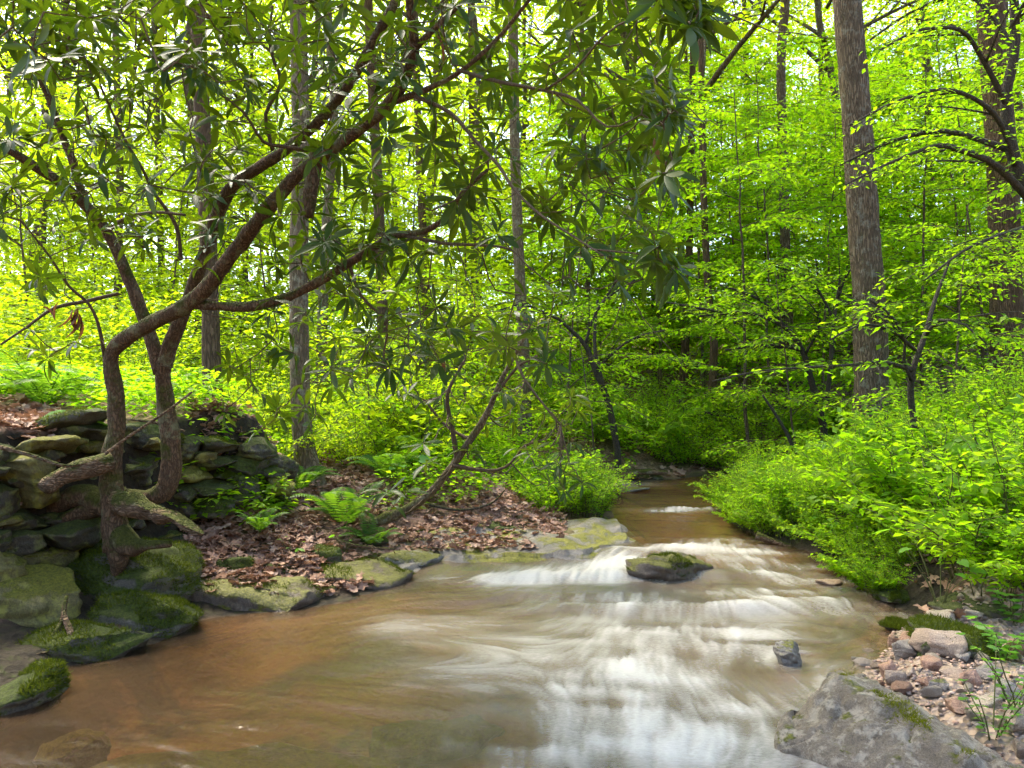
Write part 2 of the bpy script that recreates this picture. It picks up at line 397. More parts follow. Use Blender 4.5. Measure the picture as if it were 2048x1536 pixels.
# ------------------------------------------------------------------ ground
def axis(lo, a, b, hi, fine, grow=1.13):
    m = list(np.arange(a, b, fine)); st = fine; q = b; r = []
    while q < hi: r.append(q); st *= grow; q += st
    st = fine; q = a; l = []
    while q > lo: st *= grow; q -= st; l.append(q)
    return np.array(l[::-1] + m + r)
gx = axis(-160, -4.2, 5.2, 160, .05); gy = axis(-30, 1.5, 12.5, 260, .055)
XX, YY = np.meshgrid(gx, gy); ZZ = ground_z(XX, YY)
sd_g = sdist(XX, YY)
V = np.stack([XX.ravel(), YY.ravel(), ZZ], 1); nx = len(gx); ny = len(gy)
ii = (np.arange(ny - 1)[:, None] * nx + np.arange(nx - 1)[None]).ravel()
Q = np.stack([ii, ii + 1, ii + nx + 1, ii + nx], 1)
def ground_mat():
    n = N("forest floor"); co = n.coord("Object"); bed = n.attr("bed"); lit = n.attr("litter")
    a = n.noise(co, 1.1, 6, .65); b = n.noise(co, 22, 6, .7); v = n("TexVoronoi"); v.inputs["Scale"].default_value = 26; n.l(co, v.inputs["Vector"])
    soil = n.ramp(b, [(.3, (.035, .022, .013)), (.6, (.11, .068, .04))])
    leaf = n.ramp(v.outputs["Color"], [(.1, (.11, .06, .04)), (.45, (.24, .14, .09)), (.8, (.34, .21, .145))])
    moss = n.ramp(n.noise(co, 40, 4, .7), [(.3, (.02, .03, .004)), (.7, (.08, .1, .012))])
    dry = n.mix(n.math('MULTIPLY', n.ramp(b, [(.38, .25), (.55, 1.0)]), lit), soil, leaf)
    dry = n.mix(n.ramp(a, [(.45, 0.0), (.62, .75)]), dry, moss)
    gg = n("NewGeometry"); sx = n("SeparateXYZ"); n.l(gg.outputs["Normal"], sx.inputs[0])
    steep = n.ramp(sx.outputs[2], [(.55, 1.0), (.85, 0.0)]); wetc = n.ramp(n.noise(co, 14, 6, .7), [(.35, (.014, .011, .006)), (.55, (.035, .026, .014)), (.7, (.035, .045, .006))])
    dry = n.mix(n.math('MAXIMUM', steep, n.attr("damp")), dry, wetc)
    s1 = n.noise(co, .9, 5, .6, .6); s2 = n.noise(co, 60, 4, .7)
    sand = n.ramp(s2, [(.3, (.2, .11, .055)), (.7, (.29, .17, .088))])
    sand = n.mix(n.ramp(s1, [(.50, 0.0), (.60, .85)]), sand, (.055, .05, .04))
    sand = n.mix(n.ramp(n.noise(co, 2.6, 5, .6), [(.3, .5), (.45, 0.0)]), sand, (.2, .09, .04))
    c = n.mix(bed, dry, sand)
    h = n.math('ADD', b, n.math('MULTIPLY', v.outputs["Distance"], .6))
    return n.out(n.prin(c, .85, .25, n.bump(h, .8, .03)))
ground = obj("ground", mesh_np("ground", V, Q, {"bed": S(.03, -.05, sd_g), "litter": np.ones(len(V)), "damp": S(.5, .12, sd_g + .15 * fbm(xy3(V[:, 0], V[:, 1], 2.5), 61, 3) - .45 * S(-1.3, -1.9, V[:, 0]) * S(5.4, 4.9, V[:, 1]))}), ground_mat())
tag(ground, kind="structure")

# ------------------------------------------------------------------ water
wx = np.arange(-3.2, 3.6, .015); wy = np.concatenate([np.arange(-1.5, 2.4, .12), np.arange(2.4, 7.5, .015), np.arange(7.5, 13.5, .04)])
wx = np.concatenate([wx, np.arange(3.6, 7.6, .1)])
XX, YY = np.meshgrid(wx, wy); x = XX.ravel(); y = YY.ravel(); sdw = sdist(x, y)
def gauss(cx, cy_, sx, sy, ang=0.0):
    dx = x - cx; dy = y - cy_; c, s_ = math.cos(ang), math.sin(ang)
    a = (dx * c + dy * s_) / sx; b = (-dx * s_ + dy * c) / sy
    return np.exp(-(a * a + b * b))
def gp(px, py, wpx, sy, ang=0.0):
    p = G(px, py); return gauss(p[0], p[1], wpx * p[1] / FPX, sy, ang)
foam = np.zeros_like(x)
for a, k in [((1150, 1150, 130, .16, .1), .8), ((1240, 1135, 80, .26, 0), .85), ((1000, 1158, 160, .12, .1), .6), ((1290, 1110, 90, .25, .5), .6), ((1450, 1095, 80, .3, -.3), .85), ((1540, 1130, 120, .3, -.5), .5), ((1600, 1165, 90, .2, -.5), .5),
             ((1390, 1018, 55, .10, 0), 1.0), ((1310, 1020, 60, .06, 0), .6), ((1260, 968, 60, .2, 0), .5),
             ((1220, 1195, 180, .16, 0), .4), ((1500, 1190, 150, .22, -.3), .5), ((1650, 1215, 130, .15, -.5), .5), ((1350, 1215, 200, .12, 0), .35),
             ((1350, 1360, 330, .6, -.4), .55), ((1480, 1290, 200, .45, -.4), .4), ((1180, 1420, 280, .35, -.3), .42), ((1420, 1490, 300, .35, -.5), .5), ((1050, 1330, 220, .32, -.1), .32), ((1300, 1260, 300, .3, 0), .3),
             ((1000, 1500, 260, .25, -.2), .34), ((860, 1250, 180, .2, .4), .26), ((720, 1240, 140, .2, .3), .14), ((1100, 1090, 120, .3, 0), .18), ((1330, 1100, 150, .5, .2), .22)]:
    foam = foam + (k * .82 if a[1] < 1225 else k * .5) * gp(*a)
foam = np.clip(foam, 0, 1)
aer = np.clip(gp(1330, 1200, 420, .9, 0) + .9 * gp(1350, 1400, 480, .8, 0) + .7 * gp(1100, 1140, 300, .5, 0) + .6 * gp(1000, 1300, 260, .5, 0) + .5 * gp(1400, 1500, 400, .4, 0), 0, 1)
# the current: streaks drawn along the flow, as a slow shutter shows them
GX0, GY0, GD = -3.4, 1.6, .012; gxn, gyn = 590, 720
GXX, GYY = np.meshgrid(GX0 + GD * np.arange(gxn), GY0 + GD * np.arange(gyn))
def psi(X, Y):
    xj = np.interp(Y, [1, 2.6, 3.5, 4.5, 5.3, 6.2, 7.2, 8.5, 11], [.1, .35, .55, .75, .85, 1.0, 1.45, 1.65, 1.9]); wj = np.interp(Y, [2, 4, 5.5, 7, 9], [1.5, 1.2, 1.0, .55, .5])
    p = 1.3 * np.tanh((X - xj) / wj)
    p = p + .95 * np.exp(-((X + .75) / .85) ** 2 - ((Y - 4.25) / .75) ** 2) - .35 * np.exp(-((X - 1.75) / .35) ** 2 - ((Y - 4.5) / .5) ** 2) + .3 * np.exp(-((X + 1.7) / .6) ** 2 - ((Y - 3.5) / .6) ** 2)
    q = np.stack([X.ravel(), Y.ravel(), 0 * X.ravel()], 1)
    return p + (.10 * fbm(q * .9, 51, 2) + .012 * fbm(q * 3.6, 52, 2)).reshape(X.shape)
PS = psi(GXX, GYY); vy_, vx_ = np.gradient(PS, GD); vx_, vy_ = vy_, -vx_; sp_ = np.hypot(vx_, vy_) + 1e-6; vx_, vy_ = vx_ / sp_, vy_ / sp_
def samp(A, X, Y):
    a = np.clip((X - GX0) / GD, 0, gxn - 1.001); b = np.clip((Y - GY0) / GD, 0, gyn - 1.001); i = a.astype(int); j = b.astype(int); fa = a - i; fb = b - j
    return (A[j, i] * (1 - fa) + A[j, i + 1] * fa) * (1 - fb) + (A[j + 1, i] * (1 - fa) + A[j + 1, i + 1] * fa) * fb
def lic(noise, steps, h):
    acc = noise.copy(); wsum = 1.0
    for sg in (1, -1):
        X, Y = GXX.copy(), GYY.copy()
        for k in range(steps):
            a = samp(vx_, X, Y); b = samp(vy_, X, Y); X = X + sg * h * a; Y = Y + sg * h * b; w_ = 1 - k / steps; acc += w_ * samp(noise, X, Y); wsum += w_
    acc /= wsum; return (acc - acc.mean()) / acc.std()
nr = np.random.default_rng(4)
n1_ = nr.normal(0, 1, (gyn, gxn)); n2_ = vnoise(xy3(GXX, GYY, 16), 5).reshape(GXX.shape); n3_ = vnoise(xy3(GXX, GYY, 5.5), 6).reshape(GXX.shape)
cross_ = vnoise(np.stack([GXX.ravel() * 2.2, GYY.ravel() * 9 + 1.5 * GXX.ravel(), 0 * GXX.ravel()], 1), 23).reshape(GXX.shape) / .4
st_ = .42 * lic(n1_, 9, .015) + .55 * lic(n2_, 8, .018) + .6 * lic(n3_, 8, .02) + .6 * cross_ + .6 * vnoise(xy3(GXX, GYY, 2.6), 16).reshape(GXX.shape) / .4; st_ = st_ / st_.std()
far_ = S(10.0, 9.2, y) * S(1.7, 1.9, y); streak = samp(st_, x, y) * far_ + (1 - far_) * 1.2 * vnoise(np.stack([x * 3, y * 9, 0 * x], 1), 7)
fine_ = samp(lic(n1_, 12, .014), x, y) * far_
warp = fbm(xy3(x, y, .9), 21, 3)
ridge = np.zeros_like(x)
def wave(px0, py0, px1, py1, h, wd, bow=0.0):
    a = G(px0, py0); b = G(px1, py1); t = np.clip((x - a[0]) / (b[0] - a[0] + 1e-9), -.3, 1.3)
    yc = a[1] + (b[1] - a[1]) * t + bow * np.sin(t * 3.1) + .05 * vnoise(xy3(x, np.zeros_like(x), 3.0), 4)
    e = S(-.3, .1, t) * S(1.3, .9, t); d = (y - yc)
    return h * e * (np.exp(-(d / wd) ** 2) - .6 * np.exp(-((d + 1.6 * wd) / wd) ** 2))
ridge += wave(960, 1160, 1480, 1152, .045, .10, .1) + wave(1150, 1215, 1700, 1200, .05, .11, -.1) + wave(900, 1200, 1250, 1190, .03, .08, .05)
ridge += wave(1500, 1220, 1830, 1238, .03, .09) + wave(1230, 1019, 1450, 1017, .035, .08) + wave(1250, 1270, 1650, 1290, .025, .12, -.15) + wave(1050, 1110, 1250, 1100, .03, .1)
rip = (.0045 * np.clip(streak, -2, 2) + .0012 * np.clip(fine_, -2, 2)) * (.5 + foam) * S(2.2, 3, y)
calm = S(-.2, .5, x - (-1.6 + .35 * (y - 3)))
zz = W(y) + .55 * ridge + rip * (.3 + .7 * calm)
V = np.stack([x, y, zz], 1); nx = len(wx); ny = len(wy)
ii = (np.arange(ny - 1)[:, None] * nx + np.arange(nx - 1)[None]).ravel()
Q = np.stack([ii, ii + 1, ii + nx + 1, ii + nx], 1); Q = Q[(sdw[Q] < .22).any(1)]
use = np.unique(Q); remap = np.full(len(V), -1); remap[use] = np.arange(len(use))
def water_mat():
    n = N("stream water"); co = n.coord("Object")
    stv = n.attr("streak"); fo = n.attr("foam")
    micro = n.noise(n.mapping(co, (14, 26, 14)), 3.0, 5, .65, .6)
    t = n.math('ADD', n.math('ADD', stv, n.math('MULTIPLY', n.math('SUBTRACT', micro, .5), 3.2)), n.math('MULTIPLY', n.math('SUBTRACT', fo, .62), 3.0))
    ff = n("MapRange"); ff.interpolation_type = 'SMOOTHSTEP'; n.l(t, ff.inputs[0]); ff.inputs[1].default_value = -2.4; ff.inputs[2].default_value = 2.6
    ff = n.math('MULTIPLY', ff.outputs[0], n.ramp(fo, [(.02, 0.0), (.32, 1.0)]))
    nrm = n.bump(n.math('ADD', n.math('MULTIPLY', stv, .12), n.math('MULTIPLY', micro, n.math('ADD', n.math('MULTIPLY', fo, .7), .10))), .45, .03)
    tr = n("BsdfTransparent"); tr.inputs[0].default_value = (.82, .68, .48, 1)
    ae = n.math('MULTIPLY', n.attr("aer"), n.ramp(n.math('ADD', n.math('MULTIPLY', stv, .16), .5), [(.1, .45), (.8, 1.0)])); df = n("BsdfDiffuse"); n.l(n.mix(ae, (.15, .095, .052), (.25, .24, .195)), df.inputs[0])
    under = n("MixShader"); n.l(n.math('ADD', n.math('MULTIPLY', ae, .42), .28), under.inputs[0]); n.l(tr.outputs[0], under.inputs[1]); n.l(df.outputs[0], under.inputs[2])
    gl = n("BsdfGlossy"); gl.inputs["Roughness"].default_value = .09; n.l(nrm, gl.inputs["Normal"])
    fr = n("Fresnel"); fr.inputs[0].default_value = 1.42; n.l(nrm, fr.inputs["Normal"])
    wat = n("MixShader"); n.l(n.math('MULTIPLY', fr.outputs[0], .9), wat.inputs[0]); n.l(under.outputs[0], wat.inputs[1]); n.l(gl.outputs[0], wat.inputs[2])
    fm = n.prin((.58, .56, .51), .5, .25, nrm)
    o = n("MixShader"); n.l(n.math('MULTIPLY', ff, .68), o.inputs[0]); n.l(wat.outputs[0], o.inputs[1]); n.l(fm, o.inputs[2])
    return n.out(o.outputs[0])
water = obj("water", mesh_np("water", V[use], remap[Q], {"foam": foam[use], "streak": streak[use], "aer": aer[use]}), water_mat())
tag(water, kind="structure")

# ------------------------------------------------------------------ rocks
def rock_mesh(name, dims, seed, npts=16, sub=4, power=2.6, noise=.06, pts=None, soft=.03, relax=.14):
    r = np.random.default_rng(seed); bm = bmesh.new()
    if pts is None:
        d = unit(r.normal(size=(npts, 3))); k = (np.abs(d) ** power).sum(1) ** (-1 / power)
        pts = d * k[:, None] * r.uniform(.86, 1.0, (npts, 1)) * np.asarray(dims) / 2
    for p in pts: bm.verts.new(p)
    bmesh.ops.convex_hull(bm, input=bm.verts)
    for v in [v for v in bm.verts if not v.link_faces]: bm.verts.remove(v)
    bmesh.ops.triangulate(bm, faces=bm.faces)
    sz = float(np.mean(np.ptp(np.array(pts), axis=0)))
    L = sz * .5
    for k in range(sub):
        es = [e for e in bm.edges if e.calc_length() > L]
        if es: bmesh.ops.subdivide_edges(bm, edges=es, cuts=1, smooth=soft if k < 2 else 0.0)
        bmesh.ops.triangulate(bm, faces=bm.faces)
        L *= .55
    bmesh.ops.smooth_vert(bm, verts=bm.verts, factor=relax, use_axis_x=True, use_axis_y=True, use_axis_z=True)
    bm.normal_update()
    co = np.array([v.co for v in bm.verts]); no = np.array([v.normal for v in bm.verts])
    h = noise * sz * (fbm(co * (2.2 / sz) + seed * 3.1, seed, 4, .55))
    strata = .25 * noise * sz * np.sin(co[:, 2] * 38 / sz + 2 * vnoise(co * 2 / sz, seed))
    co = co + no * (h + strata)[:, None]
    for v, c in zip(bm.verts, co): v.co = c
    for f in bm.faces: f.smooth = True
    me = bpy.data.meshes.new(name); bm.to_mesh(me); bm.free()
    return me
def rock(name, px, py, wpx, hpx, Y, seed, matn, dep=.35, tilt=0.0, yaw=0.0, parent=None, sub=4, noise=.06, power=3.0, lift=0.0, npts=16):
    c = P(px, py, Y); s_ = Y / FPX
    me = rock_mesh(name, (wpx * s_, dep, hpx * s_), seed, npts, sub, power, noise)
    base = np.array(parent.location) if parent is not None else 0
    return obj(name, me, M[matn], parent, c - base, (0, R(tilt), R(yaw)))
LUMPS = []
# the dry stone wall on the left bank
wl = thing("stone_wall", "mossy dry stone wall on the left bank under the rhododendron trunks", "stone wall", P(260, 1100, 5.2))
def wallY(px): return 4.55 + px / 540 * 1.75
stones = [  # px, py, w, h, extra depth, tilt, material
    (128, 846, 178, 36, .12, -4, 'rock_moss'), (165, 868, 106, 38, .05, -3, 'rock_wall'), (284, 872, 66, 56, .1, 2, 'rock_wall'),
    (96, 893, 104, 34, -.08, -10, 'rock_yellow'), (48, 958, 112, 108, 0, 4, 'rock_yellow'), (276, 936, 76, 66, .1, 3, 'rock_wall'),
    (178, 906, 70, 44, .12, 0, 'rock_wall'), (140, 950, 80, 66, .18, -6, 'rock_wall'), (215, 935, 66, 70, .2, 5, 'rock_wall'),
    (415, 890, 100, 34, .1, 3, 'rock_moss'), (362, 900, 60, 50, .12, 0, 'rock_wall'), (418, 920, 66, 34, .08, -4, 'rock_wall'),
    (512, 897, 56, 40, .08, 8, 'rock_wall'), (480, 930, 70, 44, .1, 5, 'rock_moss'), (545, 930, 40, 44, .12, -8, 'rock_wall'),
    (364, 948, 60, 30, .05, -3, 'rock_yellow'), (425, 972, 74, 40, .02, 4, 'rock_wall'), (488, 968, 62, 44, .06, 10, 'rock_moss'), (350, 985, 64, 52, .12, 0, 'rock_wall'),
    (570, 945, 44, 44, .2, 0, 'rock_wall'), (420, 1010, 88, 44, 0, 3, 'rock_moss'), (490, 1000, 100, 30, -.05, 4, 'rock_moss'), (553, 1008, 46, 30, .04, 14, 'rock_wall'),
    (360, 1030, 70, 44, .1, -3, 'rock_wall'), (300, 1010, 90, 54, .2, 0, 'rock_wall'), (495, 1040, 34, 56, .06, 0, 'rock_wall'), (568, 1040, 34, 70, .06, 0, 'rock_moss'),
    (440, 1055, 70, 50, .04, 5, 'rock_moss'), (160, 1010, 120, 60, .16, -6, 'rock_wall'), (250, 1000, 80, 70, .26, 0, 'rock_wall'),
    (30, 1040, 84, 50, .08, 3, 'rock_wall'), (122, 1080, 140, 54, -.06, -17, 'rock_wall'), (34, 1085, 72, 50, -.02, 8, 'rock_wall'), (200, 1060, 90, 60, .14, 0, 'rock_wall'),
    (96, 1118, 26, 40, -.1, 12, 'rock_yellow'), (148, 1136, 58, 34, -.04, 8, 'rock_wall'), (176, 1100, 60, 36, .04, -10, 'rock_wall'), (215, 1115, 70, 40, .05, 0, 'rock_wall'),
    (60, 1192, 150, 165, -.3, -6, 'rock_yellow'), (0, 1160, 60, 130, -.12, 0, 'rock_yellow'), (150, 1190, 70, 70, 0, 4, 'rock_wall'), (140, 1240, 84, 50, -.12, -12, 'rock_wall'),
    (200, 1170, 80, 60, .06, 0, 'rock_wall'), (20, 1115, 66, 44, .02, 0, 'rock_wall'), (330, 1075, 100, 60, .12, 0, 'rock_wall'), (400, 1095, 80, 50, .1, 0, 'rock_moss'),
    (250, 1080, 90, 60, .16, 0, 'rock_wall'), (-40, 1010, 80, 90, .05, 0, 'rock_wall'), (-40, 920, 90, 70, .1, 0, 'rock_wall'), (-60, 1090, 90, 70, .05, 0, 'rock_wall'),
]
for i, (px, py, a, b, e, tl, mn) in enumerate(stones):
    rock("stone", px, py, a * 1.32, b * 1.08, wallY(px) + e + .06, 100 + i, mn, .42, tl, random.uniform(-12, 12) - 18, wl, 4, .06, 5.0, 0, 20)
rf = random.Random(3)
for i in range(46):
    px = rf.uniform(-40, 570); top_ = np.interp(px, [0, 150, 300, 560], [880, 850, 860, 900]); bot_ = np.interp(px, [0, 300, 400, 560], [1210, 1120, 1090, 1060])
    py = rf.uniform(top_, bot_); a = rf.uniform(30, 62)
    rock("stone", px, py, a, a * rf.uniform(.4, .75), wallY(px) + rf.uniform(-.04, .08), 1200 + i, rf.choice(['rock_wall', 'rock_wall', 'rock_moss', 'rock_yellow']), .22, rf.uniform(-14, 14), rf.uniform(-30, 5), wl, 3, .06, 4.5)
# streamside rocks
RK = [
 ("bank_rock", 40, 1392, 150, 105, 3.75, 'rock_moss', .45, -14, 0, "mossy boulder in the water at the lower left corner", 3.0),
 ("moss_mound", 265, 1140, 300, 150, 5.0, 'rock_moss', .75, 4, -10, "dark green moss mound below the gnarled rhododendron roots", 2.4),
 ("bank_rock", 290, 1236, 230, 92, 4.78, 'rock_moss', .5, 6, -10, "low dark mossy rock at the water's edge below the moss mound", 2.6),
 ("bank_rock", 150, 1292, 380, 86, 4.45, 'rock_moss', .5, -4, -10, "long low mossy rock strewn with leaf bits beside brown water", 2.8),
 ("rock_slab", 500, 1186, 380, 72, 5.15, 'rock_brown', .8, 3, -6, "flat grey slab with mossy front edge and brown leaves on it", 3.4),
 ("rock_slab", 705, 1148, 260, 56, 5.75, 'rock_brown', .8, 2, -10, "mossy grey slab at the waterline between leaf bank and eddy", 3.0),
 ("rock_slab", 800, 1110, 200, 40, 6.2, 'rock_grey', .8, 2, 10, "wet dark ledge below the arching rhododendron stem", 3.0),
 ("boulder", 1336, 1134, 178, 72, 6.05, 'rock_brown', .4, 4, 14, "dark mossy topped rock splitting the white water midstream", 2.6),
 ("rock", 1575, 1312, 66, 66, 3.95, 'rock_grey', .16, 30, 30, "small dark wet wedge rock standing in the rapids by the pebble bar", 2.4),
 ("rock", 1660, 1166, 64, 20, 5.75, 'stone_warm', .2, 0, 0, "small reddish stone just breaking the water near the right bank", 2.4),
 ("bank_rock", 1800, 1192, 110, 36, 5.35, 'rock_moss', .35, 6, 10, "low mossy rock jutting from the right bank below the shrubs", 2.6),
 ("bank_rock", 1800, 1256, 90, 26, 4.6, 'rock_moss', .25, 6, 0, "small wet mossy rock at the lower end of the right bank", 2.4),
 ("bank_rock", 1900, 1290, 210, 80, 4.3, 'rock_moss', .6, 10, -10, "wedge shaped mossy rock above the pebble bar", 3.0),
 ("bank_rock", 1730, 1150, 70, 50, 5.9, 'rock_moss', .3, 0, 0, "dark mossy lump under the overhanging right bank", 2.4),
 ("bank_rock", 1950, 1215, 170, 60, 4.9, 'rock_wall', .5, 0, 0, "brown shaded rock half hidden by leaves on the right bank", 3.2),
 ("boulder", 1290, 956, 90, 34, 11.7, 'rock_wall', .6, 0, 0, "dark block of rock at the far end of the stream", 3.6),
 ("rock", 1235, 962, 60, 16, 11.4, 'stone_warm', .5, 0, 0, "pale brown stone left of the dark block at the stream's far end", 2.6),
 ("rock", 1262, 978, 90, 9, 10.4, 'rock_grey', .5, 0, 0, "flat grey stone awash in the far pool", 2.6),
 ("rock", 1205, 980, 60, 14, 10.4, 'rock_grey', .4, 0, 0, "flat grey stone at the left edge of the far pool", 2.6),
]
for i, (nm, px, py, a, b, Y, mn, dp, tl, yw, lab, pw) in enumerate(RK):
    Y = float(GR(px, py + b * .32)[1]) + dp * .3 if Y < 6.4 and nm != 'moss_mound' else Y
    o = rock(nm, px, py, a, b, Y, 300 + i * 7, mn, dp, tl, yw, None, 5 if Y < 7 else 3, .055, pw, 0, 22)
    tag(o, lab, "rock")
for i, (px, py, a, b, lab) in enumerate([(640, 1100, 90, 50, "moss lump by the small upright twig on the leaf bank"), (560, 1130, 80, 36, "low mossy stone among the brown leaves above the flat slab"), (740, 1070, 100, 44, "dark mossy hummock under the lush fern clump"), (470, 1120, 90, 50, "mossy stone at the foot of the wall beside the moss mound"),
        (850, 1060, 70, 24, "half buried mossy stone in the leaf bank below the arching stem"), (1000, 1050, 80, 20, "flat mossy stone at the upper rim of the ledge")]):
    p_ = GR(px, py + b * .4); o = rock("mossy_stone", px, py + b * .25, a * 1.15, b * .85, float(p_[1]) + .05, 1400 + i, 'rock_moss', .3, 0, 0, None, 4, .08, 2.4); tag(o, lab, "rock"); LUMPS.append(o)
for i, (x_, y_, a, b, lab) in enumerate([(-1.0, 3.0, 1.3, .5, "long dark rock lying under the clear brown water at the bottom edge"), (-.35, 3.35, .8, .3, "dark sunken rock in the brown water left of the foam"), (-1.75, 3.25, .3, .2, "small dark sunken stone in the brown water near the left edge"), (-.1, 2.65, .9, .35, "dark sunken rock under foam at the bottom edge")]):
    me = rock_mesh("sunken_rock", (a, b, .16), 1500 + i, 20, 4, 2.6, .05); o = obj("sunken_rock", me, M['rock_brown'], None, (x_, y_, -.115), (0, 0, R(18 + 7 * i))); tag(o, lab, "rock")
# wide sloping ledge of bedrock beside the upper pool
lx = np.linspace(-1.35, 1.3, 190); ly = np.linspace(5.5, 8.0, 170); XX, YY = np.meshgrid(lx, ly); x_ = XX.ravel(); y_ = YY.ravel(); s_ = sdist(x_, y_)
tilt_ = .35 * x_ + .5 * y_; lay = tilt_ * 2.4 + .45 * fbm(xy3(x_, y_, 1.6), 70, 3); step_ = np.floor(lay) + S(.7, 1.0, lay - np.floor(lay))
mask = S(-.30, .02, s_) * S(.95, .55, s_ + .25 * fbm(xy3(x_, y_, 1.8), 71, 2)) * S(-1.3, -.9, x_) * S(1.28, 1.1, x_) * S(5.55, 5.8, y_) * S(8.0, 7.7, y_)
z_ = np.where(s_ < .1, W(y_) - .05, 0) * 0 + np.maximum(ground_z(x_, y_), W(y_) - .08) - .06 + mask * (.10 + .05 * (step_ - lay) + .02 * fbm(xy3(x_, y_, 5), 72, 4) + .035 * fbm(xy3(x_, y_, 2.2), 73, 2))
ii = (np.arange(169)[:, None] * 190 + np.arange(189)[None]).ravel(); Q = np.stack([ii, ii + 1, ii + 191, ii + 190], 1); Q = Q[(mask[Q] > .02).any(1)]
c0 = np.array([0, 6.8, .15]); ledge = obj("rock_ledge", mesh_np("rock_ledge", np.stack([x_, y_, z_], 1) - c0, Q), M['rock_ledge'], None, c0)
tag(ledge, "broad sloping ledge with yellow green moss patches beside the upper pool", "rock ledge")
# big slab, bottom right: a ridge with a broad face to the water and a narrow one to the pebbles
def cr_line(rows, n):
    a = catmull(np.array([P(*q) for q in rows]), .02); k = np.linspace(0, len(a) - 1, n); return np.stack([np.interp(k, np.arange(len(a)), a[:, c]) for c in range(3)], 1)
nL, nU = 130, 90
rd = cr_line([(1640, 1372, 3.2), (1668, 1360, 3.16), (1720, 1386, 3.05), (1800, 1434, 2.86), (1900, 1497, 2.66), (1990, 1556, 2.5), (2110, 1640, 2.28)], nL)
lf_ = cr_line([(1576, 1412, 3.25), (1550, 1478, 3.02), (1605, 1506, 2.92), (1690, 1536, 2.79), (1790, 1580, 2.62), (1880, 1625, 2.48), (1980, 1680, 2.33)], nL)
rt_ = cr_line([(1664, 1346, 3.34), (1716, 1352, 3.32), (1788, 1386, 3.16), (1872, 1434, 2.98), (1972, 1496, 2.78), (2072, 1558, 2.6), (2200, 1640, 2.38)], nL)
lf_[:, 2] = np.minimum(lf_[:, 2], .05); rows_ = []
for u in np.linspace(0, 1, nU):
    if u < .08: q = lf_ + (u / .08 - 1) * np.array([-.03, -.02, .22]) * -1 * 0; q = lf_.copy(); q[:, 2] -= (.08 - u) / .08 * .3
    elif u < .66: t = (u - .08) / .58; q = lf_ + (rd - lf_) * t; q[:, 2] += .008 * np.sin(t * math.pi)
    elif u < .92: t = (u - .66) / .26; q = rd + (rt_ - rd) * t; q[:, 2] += .012 * np.sin(t * math.pi)
    else: t = (u - .92) / .08; q = rt_ + np.array([.02, .03, -.3]) * t
    rows_.append(q)
q = np.array(rows_).reshape(-1, 3); cen = q.mean(0)
hz = .010 * fbm(q * 4, 5, 4) + .014 * fbm(q * 16, 6, 5, .6) - .03 * S(.2, .45, fbm(q * np.array([4, 6, 9]), 15, 3)) - .018 * S(.12, .0, np.abs(fbm(q * 3.2, 18, 3)))
q[:, 2] += hz; q[:, 0] += .01 * fbm(q * 9, 7, 3); ii = (np.arange(nU - 1)[:, None] * nL + np.arange(nL - 1)[None]).ravel()
e0 = np.arange(nU) * nL; v0 = q[e0].mean(0); v0[2] -= .05
F_ = [np.stack([ii, ii + 1, ii + nL + 1, ii + nL], 1), np.array([[len(q), e0[k + 1], e0[k]] for k in range(nU - 1)])]
o = obj("boulder", mesh_np("boulder", np.concatenate([q, [v0]]) - cen, F_), M['rock_slab'], None, cen)
tag(o, "large pitted grey slab with a moss seam in the lower right corner", "boulder")
# the moss seam along the ridge
r = np.random.default_rng(8); g = Geo(); k = r.integers(8, nL - 4, 5200); u_ = .73 + .035 * r.normal(0, 1, 5200) + .03 * vnoise(xy3(k * .08, k * 0), 3); u_ = np.clip(u_, .6, .86); a_ = np.array(rows_).reshape(nU, nL, 3)
p_ = q.reshape(nU, nL, 3)[(u_ * (nU - 1)).astype(int), k] + r.normal(0, .004, (5200, 3)); m_ = fbm(p_ * 6, 9, 2) > -.25; p_ = p_[m_]
SEAM = (p_ - cen, o)

# moss tufts on the mossiest rocks
BLADE = (np.array([[0, .10, 0], [0, -.10, 0], [1, 0, .1]], float), None, np.array([[0, 1, 2]]))
def moss_on(o, n, size, seed, zmin=.0, thr=-.1):
    r = np.random.default_rng(seed); me = o.data; me.calc_loop_triangles()
    nt_ = len(me.loop_triangles); tv = np.empty(nt_ * 3, np.int32); me.loop_triangles.foreach_get("vertices", tv); tv = tv.reshape(-1, 3)
    co = np.empty(len(me.vertices) * 3, np.float32); me.vertices.foreach_get("co", co); co = co.reshape(-1, 3).astype(float)
    a, b, c = co[tv[:, 0]], co[tv[:, 1]], co[tv[:, 2]]; cr = np.cross(b - a, c - a); ar = np.linalg.norm(cr, axis=1); nn = cr / (ar[:, None] + 1e-12)
    w_ = ar * (nn[:, 2] > zmin); i = r.choice(nt_, n, p=w_ / w_.sum()); u = r.random((n, 2)); u = np.where(u.sum(1, keepdims=True) > 1, 1 - u, u)
    p = a[i] + (b - a)[i] * u[:, :1] + (c - a)[i] * u[:, 1:]
    k = fbm(p * 5 + seed, seed, 3) > thr
    if not k.any(): k[:] = True
    p = p[k]; q = nn[i][k]; m = len(p)
    d = unit(q + r.normal(0, .55, (m, 3)) + [0, 0, .2]); g = Geo()
    scatter(g, BLADE, p, frames(d, unit(r.normal(0, 1, (m, 3)))), size * r.uniform(.5, 1.4, m), r.random(m))
    return tag(obj("moss", g.mesh("moss"), M['moss'], o), kind="stuff")
M['moss'] = leaf_mat("moss", [(.035, .05, .004), (.06, .08, .006), (.09, .11, .008), (.04, .06, .004)], [(.1, .14, .01), (.16, .2, .01), (.1, .14, .01)], .3, .8, .1)
